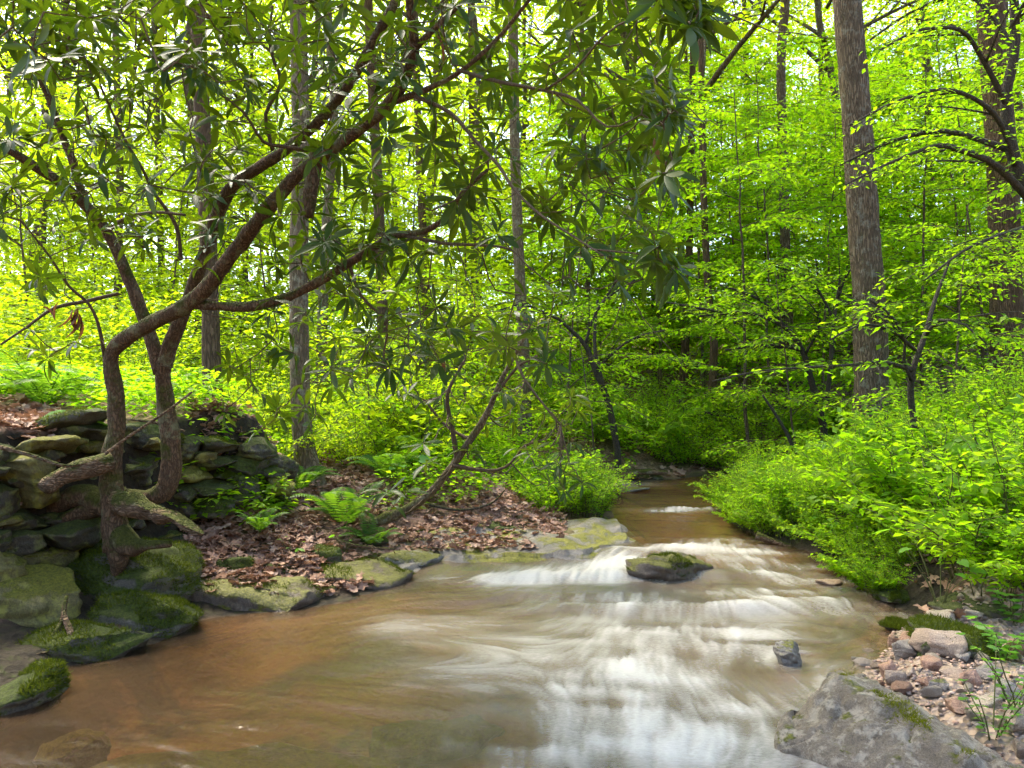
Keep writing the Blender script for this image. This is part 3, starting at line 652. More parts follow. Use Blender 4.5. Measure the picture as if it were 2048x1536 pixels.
M['moss_bright'] = leaf_mat("bright moss", [(.09, .1, .006), (.14, .15, .008), (.18, .18, .01), (.09, .1, .006)], [(.2, .24, .01), (.3, .32, .01), (.2, .24, .01)], .3, .8, .1)
for o in list(sc.objects):
    lb = o.get("label", "")
    if o.type == 'MESH' and o.parent is None and lb and ("moss" in lb) and o.name.split(".")[0] in ("bank_rock", "moss_mound", "boulder", "rock_slab") and o.location[1] < 6.4 and "seam" not in lb:
        top = o.name.startswith(("boulder", "rock_slab"))
        moss_on(o, 9000 if o.name.startswith("moss_mound") else 5000, .022, len(o.name) * 7 + int(o.location[0] * 10), .3 if top else -.3, .12 if top else -.25)
for k, o in enumerate(LUMPS): moss_on(o, 1600, .014, 70 + k, .2, .0)
for k, o in enumerate([o for o in wl.children if o.active_material == M['rock_moss']]): moss_on(o, 1800, .02, 40 + k, -.2, -.15)

scatter(g := Geo(), BLADE, SEAM[0], frames(unit(np.random.default_rng(1).normal(0, .6, SEAM[0].shape) + [0, 0, .9]), unit(np.random.default_rng(2).normal(0, 1, SEAM[0].shape))), np.random.default_rng(3).uniform(.008, .02, len(SEAM[0])), np.random.default_rng(4).random(len(SEAM[0])))
tag(obj("moss", g.mesh("moss"), M['moss_bright'], SEAM[1]), "strip of bright yellow green moss", None, None, "stuff")

# pebble bar
bx0 = G(1700, 1420)
gb_x = np.linspace(.9, 3.6, 90); gb_y = np.linspace(1.6, 4.6, 100)
XX, YY = np.meshgrid(gb_x, gb_y); zb = ground_z(XX, YY) + .012 + .012 * fbm(xy3(XX, YY, 9), 12, 3)
ii = (np.arange(99)[:, None] * 90 + np.arange(89)[None]).ravel(); Q = np.stack([ii, ii + 1, ii + 91, ii + 90], 1)
keep = (sdist(XX, YY)[Q] > -.12).all(1) & (sdist(XX, YY)[Q] < 1.25).all(1)
def gravel_mat():
    n = N("wet gravel"); co = n.coord("Object"); v = n("TexVoronoi"); v.inputs["Scale"].default_value = 34; n.l(co, v.inputs["Vector"])
    c = n.ramp(v.outputs["Color"], [(.1, (.12, .085, .06)), (.5, (.27, .2, .14)), (.9, (.4, .29, .21))])
    return n.out(n.prin(c, .5, .4, n.bump(v.outputs["Distance"], 1.0, .03)))
bar = obj("gravel_bar", mesh_np("gravel_bar", np.stack([XX.ravel(), YY.ravel(), zb], 1), Q[keep]), gravel_mat()); tag(bar, kind="structure")
def M_stone(i):
    pass
STM = []
cols = [((.24, .16, .11), (.46, .35, .25)), ((.15, .125, .1), (.36, .31, .26)), ((.25, .13, .08), (.48, .29, .19)), ((.34, .26, .18), (.56, .46, .35))]
for k, (a, b) in enumerate(cols): STM.append(rock_mat("river stone %d" % k, a, b, (.1, .1, .02), .02, .4, b, .2, 1.8, None))
big = [(1545 + 290, 1318, 70, 44, 4.1), (1812, 1330, 74, 52, 3.95), (1880, 1345, 110, 74, 3.85), (1885, 1292, 70, 44, 4.25), (1780, 1373, 46, 62, 3.55), (1790, 1395, 50, 40, 3.45), (1862, 1366, 52, 40, 3.6), (1925, 1350, 60, 34, 3.75),
       (1782, 1290, 22, 22, 4.35), (1808, 1298, 60, 26, 4.25), (1840, 1308, 60, 20, 4.3), (1945, 1310, 40, 26, 4.2), (1960, 1330, 50, 34, 4.0), (1905, 1392, 64, 38, 3.5), (1940, 1400, 60, 44, 3.4), (1985, 1380, 60, 44, 3.5), (2030, 1350, 50, 40, 3.8),
       (2015, 1420, 66, 50, 3.2), (2040, 1480, 70, 60, 2.9), (1975, 1440, 60, 44, 3.1), (1850, 1420, 40, 30, 3.35), (1820, 1402, 36, 28, 3.45), (2030, 1530, 90, 60, 2.7), (1880, 1420, 50, 30, 3.3), (1910, 1450, 56, 36, 3.1)]
for i, (px, py, a, b, Y) in enumerate(big):
    c = P(px, py, Y); s_ = Y / FPX; g_ = max(gz(c[0], c[1]), 0.0)
    me = rock_mesh("stone", (a * s_ * 1.1, a * s_ * random.uniform(.7, 1), b * s_ * 1.1), 700 + i, 14, 4, 2.5, .035)
    me.materials.append(STM[[2, 1, 0, 3, 2, 0, 2, 1][i % 8]])
    o = obj("stone", me, None, bar, (c[0], c[1], g_ + b * s_ * .32), (R(random.uniform(-10, 10)), R(random.uniform(-10, 10)), R(random.uniform(0, 360))))
sm = []
for k in range(8):
    me = rock_mesh("stone", (1, random.uniform(.65, .9), random.uniform(.45, .7)), 800 + k, 13, 3, 2.4, .03); me.materials.append(STM[k % 4]); sm.append(me)
cnt = 0; pl = []
while cnt < 230:
    x_ = random.uniform(1.0, 3.2); y_ = random.uniform(2.2, 4.45); s_ = float(sdist([x_], [y_])[0])
    if s_ < -.12 or s_ > 1.15: continue
    d = .03 + .09 * random.random() ** 2.2
    if any((x_ - a) ** 2 + (y_ - b) ** 2 < (.42 * (d + e)) ** 2 for a, b, e in pl): continue
    pl.append((x_, y_, d)); cnt += 1
    obj("stone", sm[cnt % 8], None, bar, (x_, y_, gz(x_, y_) + .012 + d * .16), (random.uniform(-.3, .3), random.uniform(-.3, .3), random.uniform(0, 6.3)), d)
# tiny pebbles between, too many to count
g = Geo(); 
oct_ = (np.array([[1, 0, 0], [-1, 0, 0], [0, .8, 0], [0, -.8, 0], [0, 0, .6], [0, 0, -.6], [.6, .5, .3], [-.6, .5, .3], [.6, -.5, .3], [-.6, -.5, .3]], float),
        None, np.array([[0, 6, 8], [0, 2, 6], [2, 7, 6], [2, 1, 7], [1, 9, 7], [1, 3, 9], [3, 8, 9], [3, 0, 8], [6, 7, 4], [7, 9, 4], [9, 8, 4], [8, 6, 4]]))
n_ = 5200; px_ = rng.uniform(.9, 3.3, n_); py_ = rng.uniform(2.0, 4.5, n_); s_ = sdist(px_, py_); k = (s_ > -.15) & (s_ < 1.2); px_, py_ = px_[k], py_[k]; n_ = len(px_)
pos = np.stack([px_, py_, ground_z(px_, py_) + .018], 1)
scatter(g, oct_, pos, frames(unit(rng.normal(size=(n_, 3)) * [1, 1, .2]), np.tile([0, 0, 1.], (n_, 1))), rng.uniform(.006, .016, n_), rng.random(n_))
def pebble_mat():
    n = N("pebble"); c = n.ramp(n.attr("tint"), [(0, (.12, .09, .07)), (.4, (.26, .18, .13)), (.7, (.34, .2, .13)), (1, (.42, .33, .26))])
    return n.out(n.prin(c, .5, .4))
tag(obj("pebbles", g.mesh("pebbles"), pebble_mat(), bar), kind="stuff")

# ------------------------------------------------------------------ trees with authored trunks
def tree_trunk(rows, matn, label, name="tree", group=None, sides=20, rough=.07, step=.12, seed=0, flare=1.35):
    pts, rad = pixpath(rows, step)
    if rows[0][2] >= 12.5: rad = rad * .72
    b = pts[0].copy(); b[2] = gz(b[0], b[1]) - .12
    pts = np.concatenate([[b], pts]) if pts[0][2] > b[2] + .05 else pts
    rad = np.concatenate([[rad[0]], rad]) if len(pts) > len(rad) else rad
    hh = pts[:, 2] - pts[0, 2]; rad = rad * (1 + (flare - 1) * np.exp(-hh / .25))
    t = thing(name, label, "tree", pts[0], group)
    Vv, Qq, Tt = tube(pts, rad, sides, rough, seed, True, 5.0)
    obj("trunk", Geo().add(Vv, Qq, Tt).mesh("trunk", pts[0]), M[matn], t)
    return t, pts, rad
UP = np.array([0, 0, 1.0])
def leafy_branch(gw, gl, pts, rad, r, twig_gap=.09, twig_len=.5, leaf=.07, leaf_gap=.045, droop=.12, start=.2, tmpl=LEAF4, tilt=.38, wood=True, spread=1.0):
    """a limb with flat two-sided sprays of leaves, the way beech and maple limbs carry them"""
    pts = np.asarray(pts, float); n = len(pts)
    if wood:
        Vv, Qq, Tt = tube(pts, rad, 6); gw.add(Vv, Qq, Tt)
    seg = np.linalg.norm(np.diff(pts, axis=0), axis=1); L = np.concatenate([[0], np.cumsum(seg)]); tot = L[-1]
    k = 0; s = tot * start
    PP, DD, SZ = [], [], []
    while s < tot:
        i = min(np.searchsorted(L, s), n - 1); i0 = max(i - 1, 0)
        p = np.array([np.interp(s, L, pts[:, c]) for c in range(3)]); d = unit(pts[i] - pts[i0])
        side = unit(np.cross(d, UP)) * (1 if k % 2 else -1)
        f = s / tot
        tl = twig_len * (1.05 - .75 * f) * (.5 + .5 * min(1, (f - start) / .15 + .3)) * r.uniform(.6, 1.2)
        td = unit(d * r.uniform(.5, 1.0) + side * spread + UP * r.normal(0, .22))
        m = max(2, int(tl / leaf_gap)); u = np.linspace(.12, 1, m)
        q = p + td * (u * tl)[:, None] + r.normal(0, .01, (m, 3)); q[:, 2] -= droop * tl * u * u
        if wood and tl > .12:
            w_ = p + td * (np.array([0, .5, 1.0]) * tl)[:, None]; w_[:, 2] -= droop * tl * np.array([0, .25, 1])
            Vv, Qq, _ = tube(w_, [.0035, .0025, .0012], 3, cap=False); gw.add(Vv, Qq)
        sd = unit(np.cross(td, UP)); sg = np.where(np.arange(m) % 2, 1.0, -1.0)[:, None]
        ld = unit(td * .6 + sd * sg * r.uniform(.5, 1.1, (m, 1)) + r.normal(0, .25, (m, 3)) - UP * r.uniform(0, .5, (m, 1)))
        PP.append(q); DD.append(ld); SZ.append(leaf * r.uniform(.65, 1.2, m))
        k += 1; s += twig_gap * r.uniform(.6, 1.4)
    if PP:
        PP = np.concatenate(PP); DD = np.concatenate(DD); SZ = np.concatenate(SZ)
        nn = unit(UP + r.normal(0, tilt, PP.shape))
        scatter(gl, tmpl, PP, frames(DD, nn), SZ, r.random(len(PP)))
def arch(r, p0, d, length, rise, sag, n=9, wob=.05):
    t = np.linspace(0, 1, n)[:, None]
    p = p0 + d * length * t + UP * (rise * length * t - sag * length * t * t)
    w_ = np.cumsum(r.normal(0, wob * length / n, (n, 3)), 0) * t
    return p + w_
def understory(seed, H, Rr, nl, leaf, stem_r=.028, lo=.14, gap=.075, lgap=.042, tmpl=LEAF2, lean=.1, twl=.65):
    """a small forest tree: stem, limbs and flat leaf sprays, base at the origin"""
    r = np.random.default_rng(seed); gw, gl = Geo(), Geo()
    n = 14; t = np.linspace(0, 1, n); a = r.uniform(0, 6.3)
    st = np.stack([math.cos(a) * lean * H * t ** 1.5 + np.cumsum(r.normal(0, .02 * H / n * 3, n)), math.sin(a) * lean * H * t ** 1.5 + np.cumsum(r.normal(0, .02 * H / n * 3, n)), H * t], 1)
    st -= st[0]; st[0, 2] = -.25
    Vv, Qq, Tt = tube(catmull(st, .15), np.interp(np.linspace(0, 1, len(catmull(st, .15))), [0, 1], [stem_r, stem_r * .2]), 8, .08, seed); gw.add(Vv, Qq, Tt)
    for i in range(nl):
        f = lo + (1 - lo) * ((i + r.random()) / nl); j = f * (n - 1); j0 = min(int(j), n - 2); p = st[j0] + (st[j0 + 1] - st[j0]) * (j - j0)
        az = i * 2.4 + r.normal(0, .4); ln = Rr * (1.05 - .55 * f) * r.uniform(.7, 1.15)
        d = np.array([math.cos(az), math.sin(az), 0])
        br = arch(r, p, d, ln, r.uniform(.15, .55), r.uniform(.2, .45))
        leafy_branch(gw, gl, br, np.linspace(stem_r * .4 * (1.1 - .6 * f), .004, len(br)), r, gap, twl, leaf, lgap, .15, .15, tmpl)
        if ln > .9:                                   # a fork
            b2 = arch(r, br[4], unit(d + np.array([-d[1], d[0], 0]) * r.choice([-.8, .8])), ln * .55, r.uniform(0, .3), .3, 7)
            leafy_branch(gw, gl, b2, np.linspace(.008, .003, len(b2)), r, gap, twl * .85, leaf, lgap, .15, .1, tmpl)
    return gw.mesh("stem"), gl.mesh("crown")
def high_crown(seed, R_, Hc, nl, leaf):
    """crown of a tall tree: rising limbs with loose leaf clusters, attached at the origin"""
    r = np.random.default_rng(seed); gw, gl = Geo(), Geo()
    for i in range(nl):
        f = (i + r.random()) / nl; az = i * 2.4 + r.normal(0, .3); p = np.array([0, 0, Hc * f * .9])
        d = np.array([math.cos(az), math.sin(az), 0]); ln = R_ * (1.1 - .6 * f) * r.uniform(.7, 1.1)
        br = arch(r, p, d, ln, r.uniform(.4, .9), r.uniform(.1, .4), 9, .08)
        leafy_branch(gw, gl, br, np.linspace(.05 * (1.1 - .7 * f), .008, 9), r, .15, .95, leaf, .11, .25, .25, LEAF2, .6)
        for q in (3, 5, 6):
            b2 = arch(r, br[q], unit(d * .6 + r.normal(0, .7, 3)), ln * .45, .3, .3, 6, .08)
            leafy_branch(gw, gl, b2, np.linspace(.02, .005, 6), r, .15, .8, leaf, .11, .25, .15, LEAF2, .6)
    return gw.mesh("limbs"), gl.mesh("crown")
HC = [high_crown(40 + k, 3.6, 6.0, 13, .13) for k in range(3)]
def add_crown(t, p, k, s=1.0, rz=None, matn='spring_leaf', wood='bark_grey'):
    base = Vector(t.location); rz = random.uniform(0, 6.3) if rz is None else rz
    for nm, me, mm in (("limbs", HC[k][0], wood), ("crown", HC[k][1], matn)):
        obj(nm, me, M[mm], t, Vector(p) - base, (0, 0, rz), s)
TREES = [
 ([(1738, 905, 10, 34), (1741, 760, 10, 32.5), (1738, 600, 10, 31.5), (1724, 400, 10, 29.5), (1712, 220, 10, 28.5), (1696, 20, 10, 27), (1680, -250, 10, 24), (1670, -800, 10, 16)], 'bark_grey', "thick grey ridged trunk rising from the shrubs on the right bank", .7, 1.2),
 ([(2016, 745, 12, 31), (2012, 560, 12, 29), (2004, 330, 12, 28), (1990, 130, 12, 27), (1978, -60, 12, 25), (1965, -600, 12, 18)], 'bark_brown', "thick straight brown trunk at the right edge above the fern slope", .7, 1.2),
 ([(628, 985, 7.3, 23), (606, 880, 7.3, 20), (599, 720, 7.3, 19), (598, 500, 7.3, 18.5), (602, 300, 7.3, 17.5), (597, 60, 7.3, 17), (590, -300, 7.3, 14), (585, -900, 7.3, 9)], 'bark_pale', "slender pale lichened trunk on the leaf bank behind the stone wall's end", .5, 1.4),
 ([(428, 858, 9.3, 21), (424, 740, 9.3, 18), (419, 560, 9.3, 17), (410, 330, 9.3, 16), (398, 100, 9.3, 15), (385, -300, 9.3, 13), (370, -900, 9.3, 8)], 'bark_brown', "straight brown trunk standing on the terrace behind the rhododendron fork", .5, 1.3),
 ([(1592, 862, 16, 19), (1578, 700, 16, 16), (1570, 480, 16, 14), (1566, 280, 16, 13), (1562, 120, 16, 12.5), (1572, -40, 16, 12), (1580, -500, 16, 8)], 'bark_grey', "tall slim grey trunk with a second stem pressed against its foot", .6, 1.1),
 ([(1432, 862, 15, 14), (1424, 780, 15, 12), (1428, 690, 15, 11), (1415, 560, 15, 10), (1405, 300, 15, 9), (1400, -100, 15, 7)], 'bark_brown', "short leaning brown trunk at the shrubs beyond the upper pool", .5, 1.2),
 ([(1050, 862, 12, 14), (1047, 700, 12, 12), (1038, 520, 12, 11), (1030, 300, 12, 10.5), (1026, 60, 12, 10), (1020, -400, 12, 7)], 'bark_pale', "thin pale trunk behind the arching rhododendron stem", .5, 1.2),
 ([(770, 830, 14, 18), (764, 600, 14, 16), (756, 380, 14, 15), (744, 160, 14, 14), (735, -40, 14, 13), (725, -500, 14, 9)], 'bark_brown', "reddish brown trunk glimpsed through the middle of the rhododendron leaves", .5, 1.1),
 ([(858, 800, 18, 13), (850, 560, 18, 12), (838, 300, 18, 11), (830, 40, 18, 10), (820, -400, 18, 7)], 'bark_brown', "narrow brown trunk right of the reddish trunk behind the rhododendron", .5, 1.1),
 ([(640, 800, 13, 15), (650, 500, 13, 14), (668, 220, 13, 13), (655, 20, 13, 12), (640, -300, 13, 9)], 'bark_pale', "pale leaning trunk close behind the slender lichened trunk", .5, 1.1),
 ([(232, 800, 19, 11), (236, 560, 19, 10), (240, 360, 19, 9.5), (232, 100, 19, 9), (225, -300, 19, 6)], 'bark_grey', "thin grey trunk in the bright wood behind the left rhododendron limb", .5, 1.1),
 ([(78, 790, 22, 11), (82, 560, 22, 10), (90, 300, 22, 9), (86, 0, 22, 8), (80, -300, 22, 6)], 'bark_grey', "thin grey trunk far off near the left edge", .5, 1.1),
 ([(1344, 700, 26, 10), (1342, 420, 26, 8), (1350, 240, 26, 7.5), (1340, 60, 26, 7), (1336, -300, 26, 5)], 'bark_brown', "twin leaning far trunks seen right of the hanging leaves", .5, 1.1),
 ([(1180, 790, 20, 9), (1176, 620, 20, 8), (1168, 300, 20, 7), (1160, -200, 20, 5)], 'bark_grey', "thin dark trunk above the left bank bushes at midstream", .5, 1.1),
 ([(1362, 820, 18, 14), (1370, 700, 18, 12), (1378, 520, 18, 10), (1384, 200, 18, 9), (1390, -200, 18, 6)], 'bark_brown', "dark leaning trunk just behind the upper pool", .5, 1.1),
 ([(1655, 700, 30, 9), (1650, 400, 30, 8), (1640, 60, 30, 7), (1634, -300, 30, 5)], 'bark_grey', "far grey trunk between the slim trunk and the thick ridged one", .5, 1.1),
 ([(1870, 660, 26, 12), (1862, 380, 26, 11), (1850, 80, 26, 10), (1840, -300, 26, 7)], 'bark_grey', "far grey trunk between the two thick right hand trunks", .5, 1.1),
 ([(1498, 720, 28, 9), (1502, 420, 28, 8), (1490, 60, 28, 7), (1480, -300, 28, 5)], 'bark_grey', "far thin trunk left of the tall slim grey trunk", .5, 1.1),
 ([(330, 790, 24, 10), (322, 500, 24, 9), (312, 160, 24, 8), (300, -200, 24, 6)], 'bark_grey', "far thin trunk behind the upper rhododendron fork", .5, 1.1),
 ([(940, 790, 24, 11), (948, 560, 24, 10), (944, 260, 24, 9), (938, -200, 24, 6)], 'bark_brown', "far brown trunk behind the drooping right rhododendron twigs", .5, 1.1),
]
for i, (rows, mn, lab, _, fl) in enumerate(TREES):
    t, pts, rad = tree_trunk(rows, mn, lab, "tree", None, 22 if rows[0][2] < 13 else 10, .07, .12 if rows[0][2] < 13 else .3, 60 + i, fl)
    if i == 4:
        Vv, Qq, Tt = tube(pts[:12] + np.array([-.2, -.1, 0]), rad[:12] * np.linspace(.75, .3, 12), 12, .08, 5); obj("second_stem", Geo().add(Vv, Qq, Tt).mesh("second_stem", pts[0]), M[mn], t)
    if i == 12:
        Vv, Qq, Tt = tube(pts + np.array([.25, .3, 0]) + np.linspace(0, .5, len(pts))[:, None] * [1, 0, 0], rad * .8, 8, .08, 5); obj("second_stem", Geo().add(Vv, Qq, Tt).mesh("second_stem", pts[0]), M[mn], t)
    Y = rows[0][2]; top = pts[-1]
    sC = {True: 1.0, False: 1.25}[Y < 15]
    add_crown(t, (top[0], top[1], max(top[2] - 3.0 * sC, pts[0][2] + 5.5)), i % 3, sC)
# far trees of the wood: trunk and crown, alike
def proto_tree(seed, H, r0):
    r = np.random.default_rng(seed); n = 10; t = np.linspace(0, 1, n)
    p = np.stack([np.cumsum(r.normal(0, .16, n)), np.cumsum(r.normal(0, .16, n)), H * t - .3], 1); p[:, :2] -= p[0, :2]
    p = catmull(p, .6); Vv, Qq, Tt = tube(p, np.linspace(r0, r0 * .35, len(p)), 8, .06, seed); return Geo().add(Vv, Qq, Tt).mesh("trunk"), p
PT = [proto_tree(500 + k, 17, .10 + .02 * k) for k in range(4)]
far_spots = []
rr_ = random.Random(11)
while len(far_spots) < 54:
    Y = rr_.uniform(20, 62); px = rr_.uniform(-80, 2130)
    x_ = (px - 1024) / FPX * Y
    if any((x_ - a) ** 2 + (Y - b) ** 2 < 2.2 ** 2 for a, b in far_spots): continue
    if 1490 < px < 1660 and Y < 30: continue
    far_spots.append((x_, Y))
for i, (x_, Y) in enumerate(far_spots):
    k = i % 4; me, p = PT[k]; s_ = rr_.uniform(.8, 1.25); rz = rr_.uniform(0, 6.3)
    z_ = gz(x_, Y)
    t = thing("tree", ("slender far off trunk with thin yellow green crown behind the great rhododendron" if x_ / Y < -.2 else "slender far off trunk with thin yellow green crown behind the hanging leaf tips" if x_ / Y < .2 else "slender far off trunk with thin green crown on the right hand slope"), "tree", (x_, Y, z_), "far trees of the wood", rz, s_)
    obj("trunk", me, M['bark_grey'], t)
    lift = rr_.uniform(.42, .62)
    for nm, m2, mm in (("limbs", HC[k % 3][0], 'bark_grey'), ("crown", HC[k % 3][1], 'spring_leaf')):
        obj(nm, m2, M[mm], t, (p[-1][0] * lift, p[-1][1] * lift, 17 * lift), (0, 0, rr_.uniform(0, 6)), (1.15, 1.15, 1.3))

# the far wood that reads as one mass of leaves
r = np.random.default_rng(123); g = Geo(); n = 18500
y_ = r.uniform(24, 64, n); x_ = (r.uniform(-150, 2200, n) - 1024) / FPX * y_; zt = r.uniform(0, 1, n) ** 1.25 * (11 + .28 * y_)
c = np.stack([x_, y_, ground_z(x_, y_) + .3 + zt], 1); c = c[fbm(c * .45, 77, 2) > -.08]; per = 26; n = len(c)
c = np.repeat(c, per, 0) + r.normal(0, 1, (n * per, 3)) * [.75, .75, .22]; az = r.uniform(0, 6.3, n * per)
scatter(g, LEAF2, c, frames(np.stack([np.cos(az), np.sin(az), r.uniform(-.5, .2, n * per)], 1), unit(UP + r.normal(0, .5, c.shape))), .21 * r.uniform(.6, 1.3, n * per), r.random(n * per))
for (n, y0, y1, a, b, top, lf, sg) in [(5200, 14, 28, -150, 1120, 6.5, .125, .45), (3200, 20, 32, 1050, 2200, 7.5, .14, .55), (1500, 9.5, 15, -150, 700, 1.5, .08, .3)]:
    y_ = r.uniform(y0, y1, n); x_ = (r.uniform(a, b, n) - 1024) / FPX * y_; k = sdist(x_, y_) > 1.5; x_, y_ = x_[k], y_[k]; n = len(x_)
    c = np.stack([x_, y_, ground_z(x_, y_) + .2 + top * r.uniform(0, 1, n) ** 1.6], 1); c = c[fbm(c * .7, 78, 2) > -.02]; n = len(c); per = 22
    c = np.repeat(c, per, 0) + r.normal(0, 1, (n * per, 3)) * [sg, sg, sg * .3]; az = r.uniform(0, 6.3, n * per)
    scatter(g, LEAF2, c, frames(np.stack([np.cos(az), np.sin(az), r.uniform(-.5, .2, n * per)], 1), unit(UP + r.normal(0, .45, c.shape))), lf * r.uniform(.6, 1.3, n * per), r.random(n * per))
tag(obj("far_foliage", g.mesh("far_foliage"), M['spring_leaf']), "massed yellow green spring leaves filling the wood behind", "foliage", None, "stuff")

# ------------------------------------------------------------------ small trees of the understory
US = [understory(70, 5.2, 2.3, 17, .095), understory(71, 4.0, 1.9, 14, .085), understory(72, 7.0, 2.7, 22, .11, .034), understory(73, 3.0, 1.6, 12, .08, .02), understory(74, 5.8, 2.2, 19, .10, .03), understory(75, 2.2, 1.2, 10, .075, .016)]
USL = [
 # px of the foot, Y, variant, scale, label, leaf
 (1130, 12.5, 1, 1.0, "leafy sapling over the left bank bushes at midstream", 'maple_leaf'),
 (1320, 19, 2, 1.0, "tall bright sapling straight above the upper pool", 'maple_leaf'),
 (1480, 17, 2, 1.0, "tall bright sapling left of the slim grey trunk", 'maple_leaf'),
 (1500, 12.5, 4, 1.0, "full green sapling leaning over the shrubs right of the pool", 'maple_leaf'),
 (1640, 14, 0, 1.15, "full green sapling between slim trunk and thick ridged trunk", 'maple_leaf'),
 (1640, 20, 2, 1.1, "tall pale sapling up the slope behind the slim grey trunk", 'maple_leaf'),
 (1850, 14.5, 4, 1.15, "full green sapling between the two thick trunks", 'maple_leaf'),
 (1930, 18, 2, 1.15, "tall green sapling behind the right edge trunk", 'maple_leaf'),
 (1790, 22, 2, 1.2, "tall pale sapling high on the slope behind the thick ridged trunk", 'maple_leaf'),
 (2080, 11, 4, 1.1, "green sapling crowding the right edge", 'maple_leaf'),
 (1560, 26, 2, 1.35, "far tall sapling filling the gap behind the slim grey trunk", 'maple_leaf'),
 (1400, 25, 2, 1.3, "far tall sapling above the end of the stream", 'spring_leaf'),
 (1230, 24, 2, 1.25, "far tall sapling behind the hanging leaf tips", 'spring_leaf'),
 (1080, 18, 0, 1.2, "sapling behind the thin pale trunk at the centre", 'maple_leaf'),
 (930, 15, 1, 1.1, "yellow green sapling in the bright gap under the rhododendron limb", 'spring_leaf'),
 (820, 21, 2, 1.1, "tall yellow green sapling behind the middle of the rhododendron", 'spring_leaf'),
 (700, 17, 0, 1.0, "yellow green sapling behind the slender lichened trunk", 'spring_leaf'),
 (540, 14, 1, 1.0, "low sapling on the terrace between the two straight trunks", 'spring_leaf'),
 (500, 21, 2, 1.1, "tall yellow green sapling behind the rhododendron fork", 'spring_leaf'),
 (330, 15, 0, 1.0, "yellow green sapling framed by the rhododendron trunks", 'spring_leaf'),
 (200, 19, 4, 1.1, "yellow green sapling behind the left rhododendron trunk", 'spring_leaf'),
 (60, 14, 0, 1.05, "bright sapling at the left edge of the terrace", 'spring_leaf'),
 (-60, 20, 2, 1.2, "tall bright sapling cut by the left edge", 'spring_leaf'),
 (130, 27, 2, 1.3, "far tall sapling left of the thin grey trunk", 'spring_leaf'),
 (420, 28, 2, 1.3, "far tall sapling behind the straight brown trunk", 'spring_leaf'),
 (640, 29, 2, 1.35, "far tall sapling behind the leaning pale trunk", 'spring_leaf'),
 (1010, 29, 2, 1.35, "far tall sapling behind the centre of the picture", 'spring_leaf'),
 (1730, 32, 2, 1.5, "highest far sapling on the slope behind the ridged trunk", 'maple_leaf'),
 (1990, 27, 2, 1.4, "far sapling high on the slope at the right edge", 'maple_leaf'),
 (1400, 16, 4, 1.05, "green sapling behind the short leaning brown trunk", 'maple_leaf'),
 (1545, 14.5, 2, .95, "tall green sapling just left of the slim grey trunk's crown", 'maple_leaf'),
 (1700, 17.5, 4, 1.2, "green sapling behind the ridged trunk's left side", 'maple_leaf'),
 (1775, 13, 4, 1.0, "green sapling close behind the ridged trunk's right side", 'maple_leaf'),
 (1965, 14.5, 2, 1.0, "tall green sapling left of the right edge trunk", 'maple_leaf'),
 (1110, 15, 4, 1.0, "green sapling in the gap right of the thin pale trunk", 'maple_leaf'),
 (1190, 10.5, 5, 1.0, "small maple seedling on the left bank tip", 'maple_leaf'),
 (930, 9.5, 5, 1.0, "small maple seedling behind the arching rhododendron stem", 'maple_leaf'),
 (740, 8.6, 5, .8, "small maple seedling on the leaf bank right of the lichened trunk", 'maple_leaf'),
 (1905, 9.4, 3, 1.0, "leafy sapling on the slope left of the right edge trunk's foot", 'maple_leaf'),
 (1590, 11, 3, 1.0, "leafy sapling in front of the slim trunk's foot", 'maple_leaf'),
 (860, 11.5, 3, 1.0, "leafy sapling on the terrace behind the leaf bank", 'spring_leaf'),
]
ru = random.Random(21)
for k_ in range(18):
    px = 1080 + 58 * k_ + ru.uniform(-25, 25); USL.append((px, ru.uniform(17, 25), ru.choice([0, 2, 4]), ru.uniform(1.15, 1.5), "leafy green sapling massed with others in the wood right of the stream", 'maple_leaf'))
for k_ in range(9):
    px = -20 + 118 * k_ + ru.uniform(-30, 30); USL.append((px, ru.uniform(22, 30), 2, ru.uniform(1.2, 1.5), "yellow green sapling massed with others in the wood behind the rhododendron", 'spring_leaf'))
for i, (px, Y, k, s_, lab, lm) in enumerate(USL):
    x_ = (px - 1024) / FPX * Y
    t = thing("sapling", lab, "tree", (x_, Y, gz(x_, Y)), "saplings of the understory", random.uniform(0, 6.3), s_)
    obj("stem", US[k][0], M['bark_grey'], t); c = obj("crown", US[k][1], None, t)
    if len(US[k][1].materials) == 0: US[k][1].materials.append(M['maple_leaf'])
    c.material_slots[0].link = 'OBJECT'; c.material_slots[0].material = M[lm]
